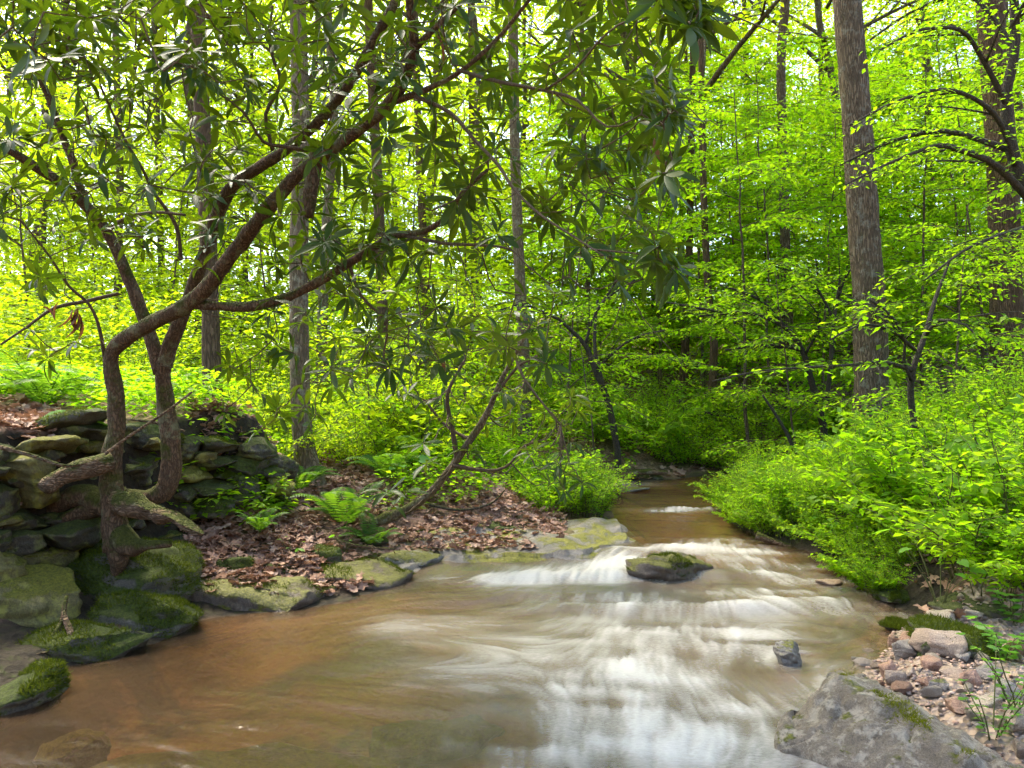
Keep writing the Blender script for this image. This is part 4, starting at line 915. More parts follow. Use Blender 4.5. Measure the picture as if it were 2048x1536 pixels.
# leaning tree at the right edge with dark arching limbs
def authored(name, label, cat, stems, limbs, woodm, leafm, seed, leaf=.07, gap=.085, twl=.6, lgap=.05):
    r = np.random.default_rng(seed); p0, r0 = pixpath(stems[0], .1)
    b = p0[0].copy(); b[2] = min(b[2], gz(b[0], b[1]) - .1)
    t = thing(name, label, cat, b); first = True
    for st in stems:
        p, q = pixpath(st, .08); q = q * .78
        if first: p = np.concatenate([[b], p]); q = np.concatenate([[q[0] * 1.15], q]); first = False
        Vv, Qq, Tt = tube(p, q, 12, .08, seed); obj("stem", Geo().add(Vv, Qq, Tt).mesh("stem", b), M[woodm], t)
    gl = Geo()
    for lb in limbs:
        gw = Geo(); p, q = pixpath(lb, .12); leafy_branch(gw, gl, p, q, r, gap, twl, leaf, lgap, .15, .12)
        for f in (.3, .5, .7):
            i = int(f * (len(p) - 2)); d = unit(p[i + 1] - p[i]); sd = np.array([-d[1], d[0], 0]) * r.choice([-1, 1])
            b2 = arch(r, p[i], unit(d + sd * .9), 1.0 * (1.1 - f), .05, .15, 7); leafy_branch(gw, gl, b2, np.linspace(q[i] * .5, .003, 7), r, gap, twl * .8, leaf, lgap, .15, .1)
        obj("limb", gw.mesh("limb", b), M[woodm], t)
    obj("crown", gl.mesh("crown", b), M[leafm], t); return t
authored("leaning_tree", "leaning tree at the right edge with dark limbs arching over to the ridged trunk", "tree",
   [[(2150, 780, 8.2, 20), (2110, 560, 8.0, 18), (2060, 400, 7.9, 16), (2024, 300, 7.8, 15), (2012, 200, 7.7, 13), (2030, 90, 7.6, 12), (2024, -60, 7.5, 9)]],
   [[(2060, 400, 7.9, 9), (1990, 330, 7.6, 7), (1920, 300, 7.4, 6), (1870, 292, 7.2, 5), (1770, 330, 7.0, 3), (1690, 370, 6.9, 2)],
    [(2022, 300, 7.8, 8), (1960, 280, 7.9, 6), (1890, 262, 8.0, 5), (1790, 280, 8.1, 3.5), (1680, 330, 8.2, 2)],
    [(2014, 210, 7.7, 7), (1960, 110, 7.4, 5), (1920, 60, 7.2, 4), (1840, 60, 7.0, 3), (1760, 100, 6.8, 2)],
    [(2028, 100, 7.6, 6), (1990, 40, 7.8, 5), (1930, -10, 8.0, 4), (1830, 20, 8.2, 3), (1740, 80, 8.3, 2)],
    [(2024, 0, 7.5, 6), (1970, -60, 7.2, 4), (1880, -70, 7.0, 3), (1790, -40, 6.8, 2)],
    [(2030, 330, 7.8, 6), (1990, 230, 7.4, 5), (1900, 180, 7.1, 4), (1800, 200, 6.9, 3), (1700, 250, 6.8, 2)],
    [(2070, 450, 7.9, 6), (2000, 470, 7.5, 4), (1930, 500, 7.2, 3), (1850, 560, 7.0, 2)],
    [(2020, 60, 7.6, 5), (2080, -40, 7.2, 4), (2140, -60, 7, 3)]],
   'bark_dark', 'maple_leaf', 31, .062, .075, .55, .045)
authored("spreading_sapling", "sapling with bright drooping leaf sprays hanging over the right bank shrubs", "tree",
   [[(1838, 900, 7.4, 9), (1822, 800, 7.3, 8), (1826, 740, 7.2, 7.5), (1850, 670, 7.2, 6.5), (1870, 600, 7.3, 5), (1900, 520, 7.4, 3)], [(1822, 760, 7.2, 5), (1808, 720, 7.1, 4), (1812, 680, 7.0, 3)]],
   [[(1824, 740, 7.2, 5), (1770, 725, 7.0, 4), (1700, 730, 6.8, 3.2), (1610, 735, 6.6, 2.6), (1520, 742, 6.5, 2), (1425, 762, 6.4, 1.4)],
    [(1830, 700, 7.2, 4), (1780, 660, 6.9, 3), (1720, 650, 6.7, 2.5), (1660, 680, 6.6, 1.6)],
    [(1852, 670, 7.2, 4), (1880, 640, 6.9, 3), (1930, 650, 6.7, 2.4), (1975, 690, 6.6, 1.4)],
    [(1812, 690, 7.0, 3), (1790, 640, 6.9, 2.4), (1740, 600, 6.8, 2), (1690, 610, 6.8, 1.2)]],
   'bark_dark', 'maple_leaf', 33, .085, .11, .34, .06)
authored("spreading_sapling", "dark forked sapling with level branches beside the slim grey trunk", "tree",
   [[(1648, 855, 11.5, 9), (1622, 760, 11.4, 8), (1604, 700, 11.3, 7), (1570, 655, 11.2, 6), (1500, 628, 11, 4), (1400, 632, 10.8, 2.5)], [(1652, 820, 11.5, 7), (1660, 740, 11.5, 6), (1668, 640, 11.5, 5), (1680, 560, 11.5, 3)]],
   [[(1604, 700, 11.3, 4), (1540, 690, 11, 3), (1450, 700, 10.8, 2)], [(1570, 655, 11.2, 4), (1520, 600, 11, 3), (1440, 570, 10.9, 2)], [(1500, 628, 11, 3.5), (1420, 620, 10.7, 2.5), (1310, 600, 10.5, 1.6)],
    [(1668, 640, 11.5, 3), (1620, 560, 11.3, 2.5), (1540, 530, 11, 1.6)], [(1675, 600, 11.5, 3), (1700, 540, 11.3, 2), (1760, 500, 11.1, 1.4)], [(1610, 710, 11.3, 3), (1640, 640, 11, 2.2), (1600, 590, 10.8, 1.6)]],
   'bark_dark', 'maple_leaf', 34, .075, .10, .55, .055)
authored("spreading_sapling", "dark leaning sapling over the left bank bushes", "tree",
   [[(1235, 900, 11.5, 9), (1215, 800, 11.4, 8), (1190, 740, 11.3, 7), (1170, 690, 11.2, 6), (1120, 640, 11, 4)], [(1215, 800, 11.4, 5), (1190, 700, 11.5, 4.5), (1195, 600, 11.5, 3)]],
   [[(1190, 740, 11.3, 3), (1260, 680, 11, 2.4), (1330, 660, 10.8, 1.6)], [(1170, 690, 11.2, 3), (1200, 610, 11, 2.2), (1270, 560, 10.9, 1.5)], [(1195, 620, 11.5, 3), (1250, 540, 11.3, 2), (1300, 500, 11.2, 1.4)], [(1120, 640, 11, 3), (1050, 610, 10.8, 2), (1000, 620, 10.6, 1.4)]],
   'bark_dark', 'maple_leaf', 35, .075, .10, .5, .055)
# ------------------------------------------------------------------ the great rhododendron
def limb_rows(rows): return rows
LIMBS = [
 [(238, 1100, 4.75, 30), (226, 1010, 4.78, 24), (222, 930, 4.8, 22), (232, 860, 4.8, 20), (231, 790, 4.8, 20), (222, 725, 4.78, 19), (236, 690, 4.75, 20), (300, 648, 4.65, 19), (370, 612, 4.55, 20), (420, 568, 4.45, 20), (480, 488, 4.3, 19), (545, 405, 4.1, 18), (600, 345, 4.0, 17), (690, 280, 3.8, 16), (775, 210, 3.6, 16), (812, 150, 3.5, 14), (828, 95, 3.4, 13), (820, 20, 3.3, 11), (815, -70, 3.2, 8)],
 [(250, 990, 5.0, 14), (290, 997, 5.0, 17), (325, 985, 5.0, 20), (342, 950, 5.0, 21), (341, 880, 5.0, 20), (328, 790, 5.0, 20), (326, 745, 4.98, 20), (345, 680, 4.95, 19), (372, 610, 4.9, 18), (398, 540, 4.8, 17), (425, 460, 4.7, 17), (450, 395, 4.6, 17), (490, 352, 4.5, 15), (560, 308, 4.35, 14), (640, 240, 4.2, 14), (700, 165, 4.0, 13), (745, 85, 3.85, 12), (790, 5, 3.7, 11), (830, -80, 3.6, 8)],
 [(322, 745, 4.98, 19), (302, 680, 5.0, 17), (280, 615, 5.0, 16), (258, 560, 5.0, 16), (232, 500, 4.95, 15), (208, 455, 4.9, 15), (180, 420, 4.8, 14), (120, 365, 4.6, 13), (50, 320, 4.4, 12), (-40, 265, 4.2, 11), (-130, 220, 4.0, 8)],
 [(385, 608, 4.55, 13), (440, 612, 4.5, 12.5), (500, 613, 4.42, 13), (570, 596, 4.35, 12), (640, 562, 4.25, 11.5), (700, 525, 4.15, 11), (755, 490, 4.05, 10), (795, 470, 3.95, 9.5), (850, 462, 3.85, 8), (895, 432, 3.75, 7), (925, 385, 3.65, 6), (975, 340, 3.55, 4)],
 [(165, 395, 4.75, 11), (145, 330, 4.7, 9.5), (118, 255, 4.6, 9), (96, 190, 4.5, 8.5), (72, 140, 4.4, 7), (66, 80, 4.3, 5), (40, 0, 4.2, 3)],
 [(780, 206, 3.6, 10), (832, 188, 3.5, 8), (915, 143, 3.35, 6.5), (985, 80, 3.25, 5.5), (1055, 0, 3.15, 5), (1110, -60, 3.1, 3)],
 [(826, 100, 3.4, 10), (860, 65, 3.35, 8), (905, 22, 3.3, 6), (960, -30, 3.2, 4)],
 [(832, 188, 3.5, 6), (900, 228, 3.4, 5.5), (945, 275, 3.3, 5), (1000, 330, 3.2, 4.5), (1030, 375, 3.1, 4), (1085, 430, 3.0, 3.5), (1160, 480, 2.9, 3), (1210, 510, 2.8, 2)],
 [(915, 143, 3.35, 5), (1000, 165, 3.2, 5), (1085, 182, 3.1, 4.5), (1150, 205, 3.0, 4), (1215, 255, 2.9, 3), (1285, 230, 2.75, 2)],
 [(1085, 182, 3.1, 3.5), (1150, 140, 2.95, 3.5), (1215, 70, 2.8, 3), (1260, 40, 2.7, 2.5), (1330, 20, 2.6, 2)],
 [(795, 470, 3.95, 5), (870, 482, 3.8, 4.5), (950, 486, 3.65, 4), (1020, 500, 3.5, 3), (1060, 540, 3.4, 2)],
 [(700, 525, 4.15, 5), (720, 590, 4.2, 4), (770, 650, 4.2, 3.5), (765, 720, 4.25, 3), (790, 770, 4.2, 2)],
 [(545, 300, 4.3, 6), (530, 230, 4.2, 5), (560, 165, 4.1, 5), (540, 95, 4.0, 4.5), (545, 10, 3.9, 3.5)],
 [(620, 300, 4.0, 6), (560, 292, 3.95, 5), (530, 285, 3.9, 4), (490, 230, 3.8, 3.5), (440, 190, 3.7, 2.5)],
 [(215, 465, 4.9, 6), (260, 430, 4.8, 5), (310, 422, 4.7, 4.5), (370, 430, 4.6, 3.5)],
 [(360, 520, 4.75, 5), (350, 450, 4.7, 5), (305, 385, 4.6, 4.5), (285, 340, 4.5, 4), (240, 260, 4.3, 3.5), (200, 170, 4.1, 3)],
 [(235, 590, 4.98, 5), (170, 603, 4.9, 5), (110, 615, 4.8, 4.5), (60, 650, 4.7, 3.5), (0, 690, 4.6, 2.5)],
 [(210, 720, 4.78, 5), (200, 660, 4.7, 4.5), (180, 610, 4.65, 4), (140, 570, 4.55, 3.5), (100, 510, 4.45, 3), (40, 440, 4.3, 2)],
]
rb = P(240, 1095, 4.8)
rh = thing("rhododendron", "great rhododendron with crooked mossy trunks spreading over the stream from the wall", "rhododendron", rb)
nodes = []; npar = []; nlim = []
for li, rows in enumerate(LIMBS):
    p, q = pixpath(rows, .05); q = q * (.76 if li > 1 else np.interp(p[:, 2], [.8, 1.5], [.95, .78]))
    w_ = fbm(p * 3.0, 88 + li, 3)[:, None]; p = p + .012 * np.stack([vnoise(p * 4, li), vnoise(p * 4 + 9, li), vnoise(p * 4 + 31, li)], 1) * (li > 3)
    big_ = rows[0][3] > 9
    Vv, Qq, Tt = tube(p, q, 18 if big_ else 8, .16 if big_ else .08, 90 + li, True, 14)
    obj("trunk" if li < 2 else "limb", Geo().add(Vv, Qq, Tt).mesh("limb", rb), M['bark_rhodo'] if big_ else M['bark_twig'], rh)
    for k in range(0, len(p), 2):
        if li == 0 and rows and p[k][2] < 1.3: continue
        if li == 1 and p[k][2] < 1.5: continue
        nodes.append(p[k])
REG = [  # px0, py0, px1, py1, count, nearest and farthest Y
 (-70, -70, 430, 120, 54, 2.6, 4.4), (-60, 120, 430, 420, 60, 3.0, 4.9), (430, -70, 900, 240, 72, 3.0, 4.8), (900, -70, 1340, 200, 42, 3.0, 4.4), (1320, -30, 1410, 60, 7, 2.4, 2.8), (1300, 100, 1340, 300, 5, 2.5, 2.9),
 (600, 240, 1000, 540, 50, 3.3, 4.7), (1000, 200, 1330, 430, 30, 3.2, 4.3), (1020, 430, 1310, 560, 16, 3.3, 4.3), (640, 560, 1110, 740, 44, 3.6, 4.8), (430, 560, 740, 860, 26, 4.2, 5.2), (-20, 420, 330, 560, 18, 3.8, 4.9), (400, 240, 620, 560, 34, 3.8, 4.9), (60, 560, 220, 720, 5, 4.0, 4.8), (1300, 460, 1360, 540, 3, 2.6, 2.9), (1380, -10, 1440, 40, 4, 2.4, 2.7), (1325, 150, 1350, 240, 3, 2.5, 2.8), (1325, 320, 1350, 370, 3, 2.5, 2.8), (1290, 470, 1330, 520, 2, 2.5, 2.8), (-150, -420, 1000, -70, 130, 2.6, 5.2), (1000, -300, 1350, -70, 26, 2.9, 3.9), (-260, -100, -60, 500, 40, 3.0, 4.6)]  # regions wholly above the frame: unseen leaves added to shade the left bank
r = np.random.default_rng(5); targets = []
for (a, b, c, d, n, y0, y1) in REG:
    for _ in range(n): targets.append(P(r.uniform(a, c), r.uniform(b, d), r.uniform(y0, y1)))
    if b > -80 and d < 560:
        for _ in range(int(n * .45)): targets.append(P(r.uniform(a, c), r.uniform(b, d), r.uniform(y0, y1)))
targets = np.array(targets)
nodes = np.array(nodes)
dist = np.array([np.min(np.linalg.norm(nodes - t, axis=1)) for t in targets])
tw = Geo(); tips = []
for t in targets[np.argsort(dist)]:
    dd = np.linalg.norm(nodes - t, axis=1); j = int(np.argmin(dd + .15 * np.maximum(0, nodes[:, 2] - t[2]))); a = nodes[j]; L = dd[j]
    m = max(3, int(L / .07) + 1); u = np.linspace(0, 1, m)[:, None]
    side = r.normal(0, 1, 3); side -= unit(t - a) * np.dot(side, unit(t - a))
    p = a + (t - a) * u + unit(side) * np.sin(u * math.pi) * L * r.uniform(.05, .22) + UP * (-.10 * L * np.sin(u * math.pi))
    p[1:-1] += r.normal(0, .012, (m - 2, 3))
    rt = .0028 + .0035 * min(L, 1.2)
    Vv, Qq, _ = tube(p, np.linspace(rt, .0024, m), 5, cap=False); tw.add(Vv, Qq)
    nodes = np.concatenate([nodes, p[1:]]); dr = unit(p[-1] - p[-2])
    tips.append((t, unit(dr * .6 + UP * .55 + r.normal(0, .25, 3))))
# bare crooked twigs
for _ in range(150):
    a = nodes[r.integers(len(nodes))]; d = unit(r.normal(0, 1, 3) + [0, 0, -.2]); L = r.uniform(.15, .5); m = 7
    p = a + d * L * np.linspace(0, 1, m)[:, None] + np.cumsum(r.normal(0, .018, (m, 3)), 0); p[0] = a
    Vv, Qq, _ = tube(p, np.linspace(.0032, .0012, m), 4, cap=False); tw.add(Vv, Qq)
tag(obj("twigs", tw.mesh("twigs", rb), M['bark_twig'], rh), kind="stuff")
LP, LD, LN, LS, LK = [], [], [], [], []
def rosette(p, ax, n, size, spread=(55, 105)):
    t1 = unit(np.cross(ax, [.3, .9, .1])); t2 = np.cross(ax, t1); a0 = r.uniform(0, 6.3)
    for k in range(n):
        a = a0 + k * 2.4; e = R(r.uniform(*spread)); d = unit(ax * math.cos(e) + (t1 * math.cos(a) + t2 * math.sin(a)) * math.sin(e) - UP * r.uniform(-.1, .22))
        LP.append(p + d * .012 - ax * .015 * r.random()); LD.append(d); LN.append(unit(ax * .9 + UP * .5 + r.normal(0, .25, 3))); LS.append(size * r.uniform(.7, 1.15)); LK.append(int(r.integers(5)))
for p, ax in tips: rosette(p, ax, int(r.integers(6, 11)), r.uniform(.095, .14))
def leaves_to(root, rb, LP, LD, LN, LS, LK, keep, matn):
    LP, LD, LN, LS, LK = map(np.array, (LP, LD, LN, LS, LK)); F = frames(LD, LN)
    cam0 = np.array([0, 0, CAMH]); dv = LP - cam0; yv = dv[:, 1]
    sx = dv[:, 0] / yv * FPX + 1024; sy = 768 - (dv[:, 2] / yv - math.tan(PITCH)) * FPX
    inside = (sx > 5) & (sx < 2043) & (sy > 5) & (sy < 1530)
    vd = np.abs(np.einsum('ij,ij->i', F[:, :, 2], unit(dv))) + .15
    score = np.where(inside, LS / yv * vd, 0); order = np.argsort(-score); top = order[:keep]; rest = order[keep:]
    mes = []
    for k in range(5):
        me = Geo().add(RHODO[k][0], RHODO[k][1]).mesh("leaf"); me.materials.append(M[matn]); mes.append(me)
    for i in top:
        o = obj("leaf", mes[LK[i]], None, root); mm = Matrix(F[i].tolist()).to_4x4() @ Matrix.Diagonal((LS[i],) * 3).to_4x4(); mm.translation = Vector(LP[i] - rb); o.matrix_basis = mm
    g = Geo()
    for k in range(5):
        s_ = rest[LK[rest] == k]
        if len(s_): scatter(g, RHODO[k], LP[s_], F[s_], LS[s_], r.random(len(s_)))
    if g.n: tag(obj("leaves", g.mesh("leaves", rb), M[matn], root), kind="stuff")
leaves_to(rh, rb, LP, LD, LN, LS, LK, 300, 'rhodo_leaf')
# withered leaves hanging in the fork
me_d = Geo().add(*RHODO[3][:2]).mesh("withered_leaf"); me_d.materials.append(M['dead_leaf'])
for k in range(9):
    p = P(152 + r.uniform(-10, 12), 612 + r.uniform(0, 30), 4.7); o = obj("withered_leaf", me_d, None, rh, p - rb, (r.uniform(-.3, .3), R(80 + r.uniform(-20, 25)), r.uniform(0, 6.3)), r.uniform(.09, .15))
for px, py, Y in [(85, 612, 4.7), (118, 604, 4.75), (375, 112, 3.8), (870, 68, 3.3), (1310, 275, 2.75), (890, 715, 4.1)]:
    obj("withered_leaf", me_d, None, rh, P(px, py, Y) - rb, (r.uniform(-1, 1), R(r.uniform(20, 70)), r.uniform(0, 6.3)), .11)
# broken hanging limb stub
p, q = pixpath([(640, 290, 3.95, 13), (628, 340, 3.95, 15), (620, 390, 3.95, 14), (618, 435, 3.95, 10)], .03)
obj("hanging_stub", Geo().add(*tube(p, q, 12, .15, 3, True, 14)).mesh("hanging_stub", rb), M['bark_rhodo'], rh)
# roots and dead stubs at the foot
for rows in [[(240, 1075, 4.72, 26), (262, 1092, 4.66, 20), (292, 1090, 4.6, 11), (340, 1088, 4.55, 7)], [(225, 1085, 4.75, 22), (238, 1110, 4.72, 20), (232, 1150, 4.75, 12)],
             [(230, 1000, 4.8, 22), (200, 1010, 4.85, 20), (150, 1030, 4.9, 15), (90, 1060, 4.9, 8)], [(255, 990, 5.0, 16), (220, 1000, 4.95, 18), (190, 1025, 4.9, 12)], [(240, 1040, 4.8, 16), (180, 990, 4.85, 24), (130, 1000, 4.9, 20), (90, 1030, 4.95, 9)]]:
    p, q = pixpath(rows, .03); obj("root", Geo().add(*tube(p, q, 14, .2, 9, True, 10)).mesh("root", rb), M['bark_rhodo'], rh)

# arching stem on the leaf bank
A0 = G(738, 1048, .12)
rows = [(730, 1050, 6.55, 14), (790, 1030, 6.5, 13), (850, 995, 6.4, 11), (895, 945, 6.3, 10), (935, 888, 6.2, 9.5), (975, 825, 6.1, 8), (1000, 765, 6.0, 6.5), (1035, 700, 5.9, 4.5), (1065, 640, 5.8, 3)]
p, q = pixpath(rows, .06); q = q * .78; b2 = p[0].copy()
r2 = thing("rhododendron", "young rhododendron with one smooth stem arching up from the leaf bank", "rhododendron", b2)
obj("trunk", Geo().add(*tube(p, q, 14, .1, 3, True, 8)).mesh("trunk", b2), M['bark_pale'], r2)
nd = p[6:]
for rows in [[(915, 925, 6.25, 6), (905, 860, 6.2, 5), (895, 790, 6.1, 4), (930, 720, 6, 2)], [(905, 930, 6.25, 5), (960, 940, 6.2, 4), (1010, 935, 6.1, 3), (1050, 890, 6.0, 2)], [(985, 800, 6.05, 4), (1040, 730, 5.9, 3), (1110, 700, 5.8, 2)], [(940, 880, 6.2, 4), (890, 850, 6.3, 3), (850, 800, 6.3, 2)], [(1030, 710, 5.9, 3), (1050, 760, 5.8, 2.5), (1120, 850, 5.7, 2)]]:
    p, q = pixpath(rows, .06); obj("limb", Geo().add(*tube(p, q, 7, .1, 3)).mesh("limb", b2), M['bark_twig'], r2); nd = np.concatenate([nd, p])
LP, LD, LN, LS, LK = [], [], [], [], []; tw = Geo()
for _ in range(34):
    t = P(r.uniform(760, 1180), r.uniform(660, 1010), r.uniform(5.5, 6.6)); j = int(np.argmin(np.linalg.norm(nd - t, axis=1))); a = nd[j]
    t = a + (t - a) * min(1, .75 / (np.linalg.norm(t - a) + 1e-6)); m = 7; u = np.linspace(0, 1, m)[:, None]; pp = a + (t - a) * u + r.normal(0, .012, (m, 3)) - UP * .08 * np.sin(u * 3.14); pp[0] = a
    tw.add(*tube(pp, np.linspace(.006, .003, m), 5)); rosette(pp[-1], unit(unit(pp[-1] - pp[-2]) * .5 + UP * .7 + r.normal(0, .2, 3)), int(r.integers(6, 10)), r.uniform(.13, .17))
tag(obj("twigs", tw.mesh("twigs", b2), M['bark_twig'], r2), kind="stuff")
leaves_to(r2, b2, LP, LD, LN, LS, LK, 200, 'rhodo_leaf')

# ------------------------------------------------------------------ dead wood
def log(name, label, rows, matn, sides=14, rough=.16, cat="branch", step=.03, ns=9):
    p, q = pixpath(rows, step); o = obj(name, Geo().add(*tube(p, q, sides, rough, 5, True, ns)).mesh(name, p[0]), M[matn], None, p[0]); return tag(o, label, cat)
log("log_stub", "short thick broken branch stub jutting left from the rhododendron roots", [(222, 925, 4.7, 20), (180, 935, 4.62, 21), (135, 948, 4.55, 18), (98, 970, 4.5, 17), (88, 978, 4.48, 14)], 'wood_dead', cat="log")
# hollow split log
p, q = pixpath([(235, 1005, 4.72, 24), (280, 1012, 4.66, 25), (330, 1022, 4.6, 23), (365, 1040, 4.55, 17), (405, 1066, 4.5, 6)], .02)
def trough(p, q, sides=14):
    Vv, Qq, Tt = tube(p, q, sides, .3, 8, True, 12); Vv = Vv.copy(); c = np.repeat(p, sides, 0); k = len(c); up = (Vv[:k, 2] - c[:, 2]) / np.repeat(q, sides)
    m = S(.1, .8, up); fr = np.repeat(np.linspace(0, 1, len(p)), sides); Vv[:k, 2] -= m * np.repeat(q, sides) * 1.25 * S(.1, .6, fr); return Vv, Qq, Tt
tag(obj("hollow_log", Geo().add(*trough(p, q)).mesh("hollow_log", p[0]), M['wood_dead'], None, p[0]), "split hollow log lying right of the rhododendron's roots", "log")
STK = [
 ("thin dead stick slanting up across both rhododendron trunks", [(210, 908, 4.55, 3), (262, 870, 4.6, 3), (330, 825, 4.6, 2.6), (384, 784, 4.6, 2)], 'wood_dead'),
 ("thin bare stick crossing the wall from the left edge", [(-20, 890, 4.3, 5), (60, 910, 4.35, 4.5), (130, 932, 4.4, 3.5), (175, 925, 4.45, 2)], 'wood_dead'),
 ("knobbly dead stick leaning on the yellow green boulder", [(134, 1192, 4.2, 4), (128, 1228, 4.15, 5), (140, 1262, 4.1, 6), (143, 1296, 4.05, 5)], 'wood_dead'),
 ("crooked brown root branch below the yellow green boulder", [(0, 1295, 4.1, 3), (60, 1290, 4.1, 5), (100, 1280, 4.1, 6), (122, 1248, 4.15, 5), (130, 1210, 4.2, 4)], 'wood_dead'),
 ("thin pale twig drooping over brown water", [(36, 1318, 3.95, 2), (100, 1302, 4.0, 2), (150, 1286, 4.1, 2.2), (195, 1296, 4.1, 2), (230, 1350, 4.05, 1.5)], 'wood_dead'),
 ("fallen branch lying in the shallows under the right bank shrubs", [(1512, 1070, 6.75, 8), (1545, 1082, 6.7, 7), (1590, 1096, 6.6, 6), (1625, 1104, 6.5, 4)], 'wood_dead'),
 ("dark fallen limb behind the brown leaning trunk", [(1360, 800, 14.5, 5), (1385, 826, 14.4, 5), (1440, 828, 14.3, 5), (1500, 846, 14.2, 5), (1535, 850, 14.1, 3)], 'bark_dark'),
 ("pale fallen pole behind the brown leaning trunk", [(1435, 812, 16, 3), (1480, 800, 16, 3), (1530, 785, 16, 2.5)], 'wood_dead'),
 ("brown weathered log on the dark block at the stream's end", [(1248, 946, 11.4, 6), (1290, 944, 11.4, 6), (1335, 946, 11.4, 5)], 'wood_dead'),
 ("thin bare sapling leaning left over the right bank shrubs", [(1596, 925, 8.8, 4), (1580, 880, 8.7, 3.5), (1555, 835, 8.6, 3), (1525, 790, 8.5, 2)], 'bark_dark'),
 ("small driftwood stick on the pebble bar", [(1900, 1343, 3.75, 8), (1925, 1350, 3.72, 9), (1950, 1358, 3.7, 7)], 'bark_dark'),
 ("fallen twig lying on the flat grey slab", [(430, 1168, 5.1, 2.5), (480, 1172, 5.08, 3), (540, 1180, 5.05, 2)], 'wood_dead'),
 ("thin twig across the brown leaves below the lush fern", [(660, 1075, 6.0, 2), (720, 1092, 5.95, 2.5), (790, 1098, 5.9, 2)], 'wood_dead'),
 ("bent bare twig low over the leaf bank right of the arching stem", [(860, 1010, 6.4, 3), (920, 1020, 6.35, 2.5), (980, 1008, 6.3, 2), (1010, 980, 6.3, 1.4)], 'bark_dark'),
 ("pale twig on the top of the stone wall behind the trunks", [(250, 838, 5.4, 2.5), (310, 845, 5.4, 3), (370, 862, 5.45, 2)], 'wood_dead'),
 ("small upright twig stuck in the leaf bank", [(632, 1120, 5.9, 3), (632, 1090, 5.9, 3), (628, 1060, 5.9, 2)], 'wood_dead'),
]
for lab, rows, mn in STK: log("branch", lab, rows, mn, 8, .12)

# ------------------------------------------------------------------ ferns
def fern_mesh(seed, n=11, L=.55):
    rr_ = np.random.default_rng(seed); gl = Geo()
    for k in range(n):
        az = k * 2.4 + rr_.normal(0, .2); d = np.array([math.cos(az), math.sin(az), 0]); ln = L * rr_.uniform(.75, 1.15); m = 26
        t = np.linspace(0, 1, m)[:, None]; rise = rr_.uniform(1.05, 1.5)
        p = d * ln * (t * .8) + UP * ln * (rise * t - .85 * t * t)
        tg = unit(np.gradient(p, axis=0)); sd = unit(np.cross(tg, UP))
        V_, Q_, _ = tube(p[::3], np.linspace(.004, .001, len(p[::3])), 3, cap=False); gl.add(V_, Q_, None, .1)
        wdt = ln * .22 * np.sin(np.clip(t[:, 0] * .93 + .12, 0, 1) * math.pi) ** .8 + .004
        for s_ in (-1, 1):
            ld = unit(sd * s_ + tg * .35 - UP * .12); nn = unit(np.cross(ld, tg) * s_ + UP * .001); nn *= np.sign(nn[:, 2:3] + 1e-6)
            scatter(gl, LEAFN, p[2:], frames(ld[2:], nn[2:]), np.stack([wdt, wdt * 0 + ln * .10, wdt], 1)[2:], rr_.random(m - 2))
    return gl.mesh("fern")
FM = [fern_mesh(900 + k) for k in range(3)]
FERN = [(690, 1030, 6.4, 1.0, "lush fern clump beside the lichened trunk's foot"), (745, 1085, 6.2, .6, "small fern at the foot of the arching rhododendron stem"), (600, 960, 6.9, .8, "fern growing against the lichened trunk's foot"), (520, 1050, 5.7, .45, "small pale fern sprig by the dark hole in the wall"),
 (90, 835, 6.2, 1.1, "tall fern on the terrace above the wall near the left edge"), (30, 830, 6.8, 1.2, "bright fern on the terrace at the left edge"), (250, 850, 7.5, 1.0, "fern on the terrace behind the left trunk"), (480, 850, 8.2, 1.1, "bright fern between the two straight trunks"), (780, 960, 7.6, 1.0, "fern in the leaf bank left of the arching stem"), (840, 930, 8.4, 1.1, "bright fern behind the arching stem's foot"),
 (1960, 1010, 6.2, 1.2, "fern among the right bank shrubs near the edge"), (1850, 820, 9.6, 1.3, "fern on the slope behind the right bank shrubs"), (1930, 800, 9.8, 1.3, "dark fern below the right edge trunk"), (1060, 930, 9.2, 1.0, "fern on the left bank tip behind the ledge"), (60, 1345, 3.9, .25, "tiny fern on the lower left mossy boulder"), (30, 1300, 4.2, .35, "small fern sprig at the left edge of the water")]
for i, (px, py, Y, s_, lab) in enumerate(FERN):
    p = P(px, py, Y); z_ = gz(p[0], p[1]); 
    if Y < 4.5 or py == 1050: z_ = p[2] - .05
    o = obj("fern", FM[i % 3], M['fern_leaf'], None, (p[0], p[1], z_), (0, 0, random.uniform(0, 6)), s_); tag(o, lab, "fern", "ferns on the banks")

# ------------------------------------------------------------------ shrubs on the banks
def shrub(seed, H=.8, Rr=.85, ns=26, leaf=.06):
    rr_ = np.random.default_rng(seed); gw, gl = Geo(), Geo()
    for k in range(ns):
        az = rr_.uniform(0, 6.3); o_ = rr_.uniform(0, .3); p0 = np.array([math.cos(az) * o_, math.sin(az) * o_, -.1]); az += rr_.normal(0, .4); lean = rr_.uniform(.15, 1.0)
        d = np.array([math.cos(az), math.sin(az), 0]); t = np.linspace(0, 1, 8)[:, None]; h = H * rr_.uniform(.7, 1.15)
        p = p0 + d * Rr * lean * t ** 1.3 + UP * h * (1.25 * t - (.2 + .3 * lean) * t * t) + rr_.normal(0, .012, (8, 3))
        leafy_branch(gw, gl, p, np.linspace(.007, .002, 8), rr_, .045, .26, leaf, .026, .1, .18, LEAF2, .45, True, .9)
    return gw.mesh("stems"), gl.mesh("leaves")
SH = [shrub(950), shrub(951, .95, .8, 26, .055), shrub(952, .7, .95, 24, .065), shrub(953, 1.15, .85, 26, .06), shrub(954, 1.0, .9, 13, .095), shrub(955, .8, 1.0, 11, .11)]
r = np.random.default_rng(77); spots = []
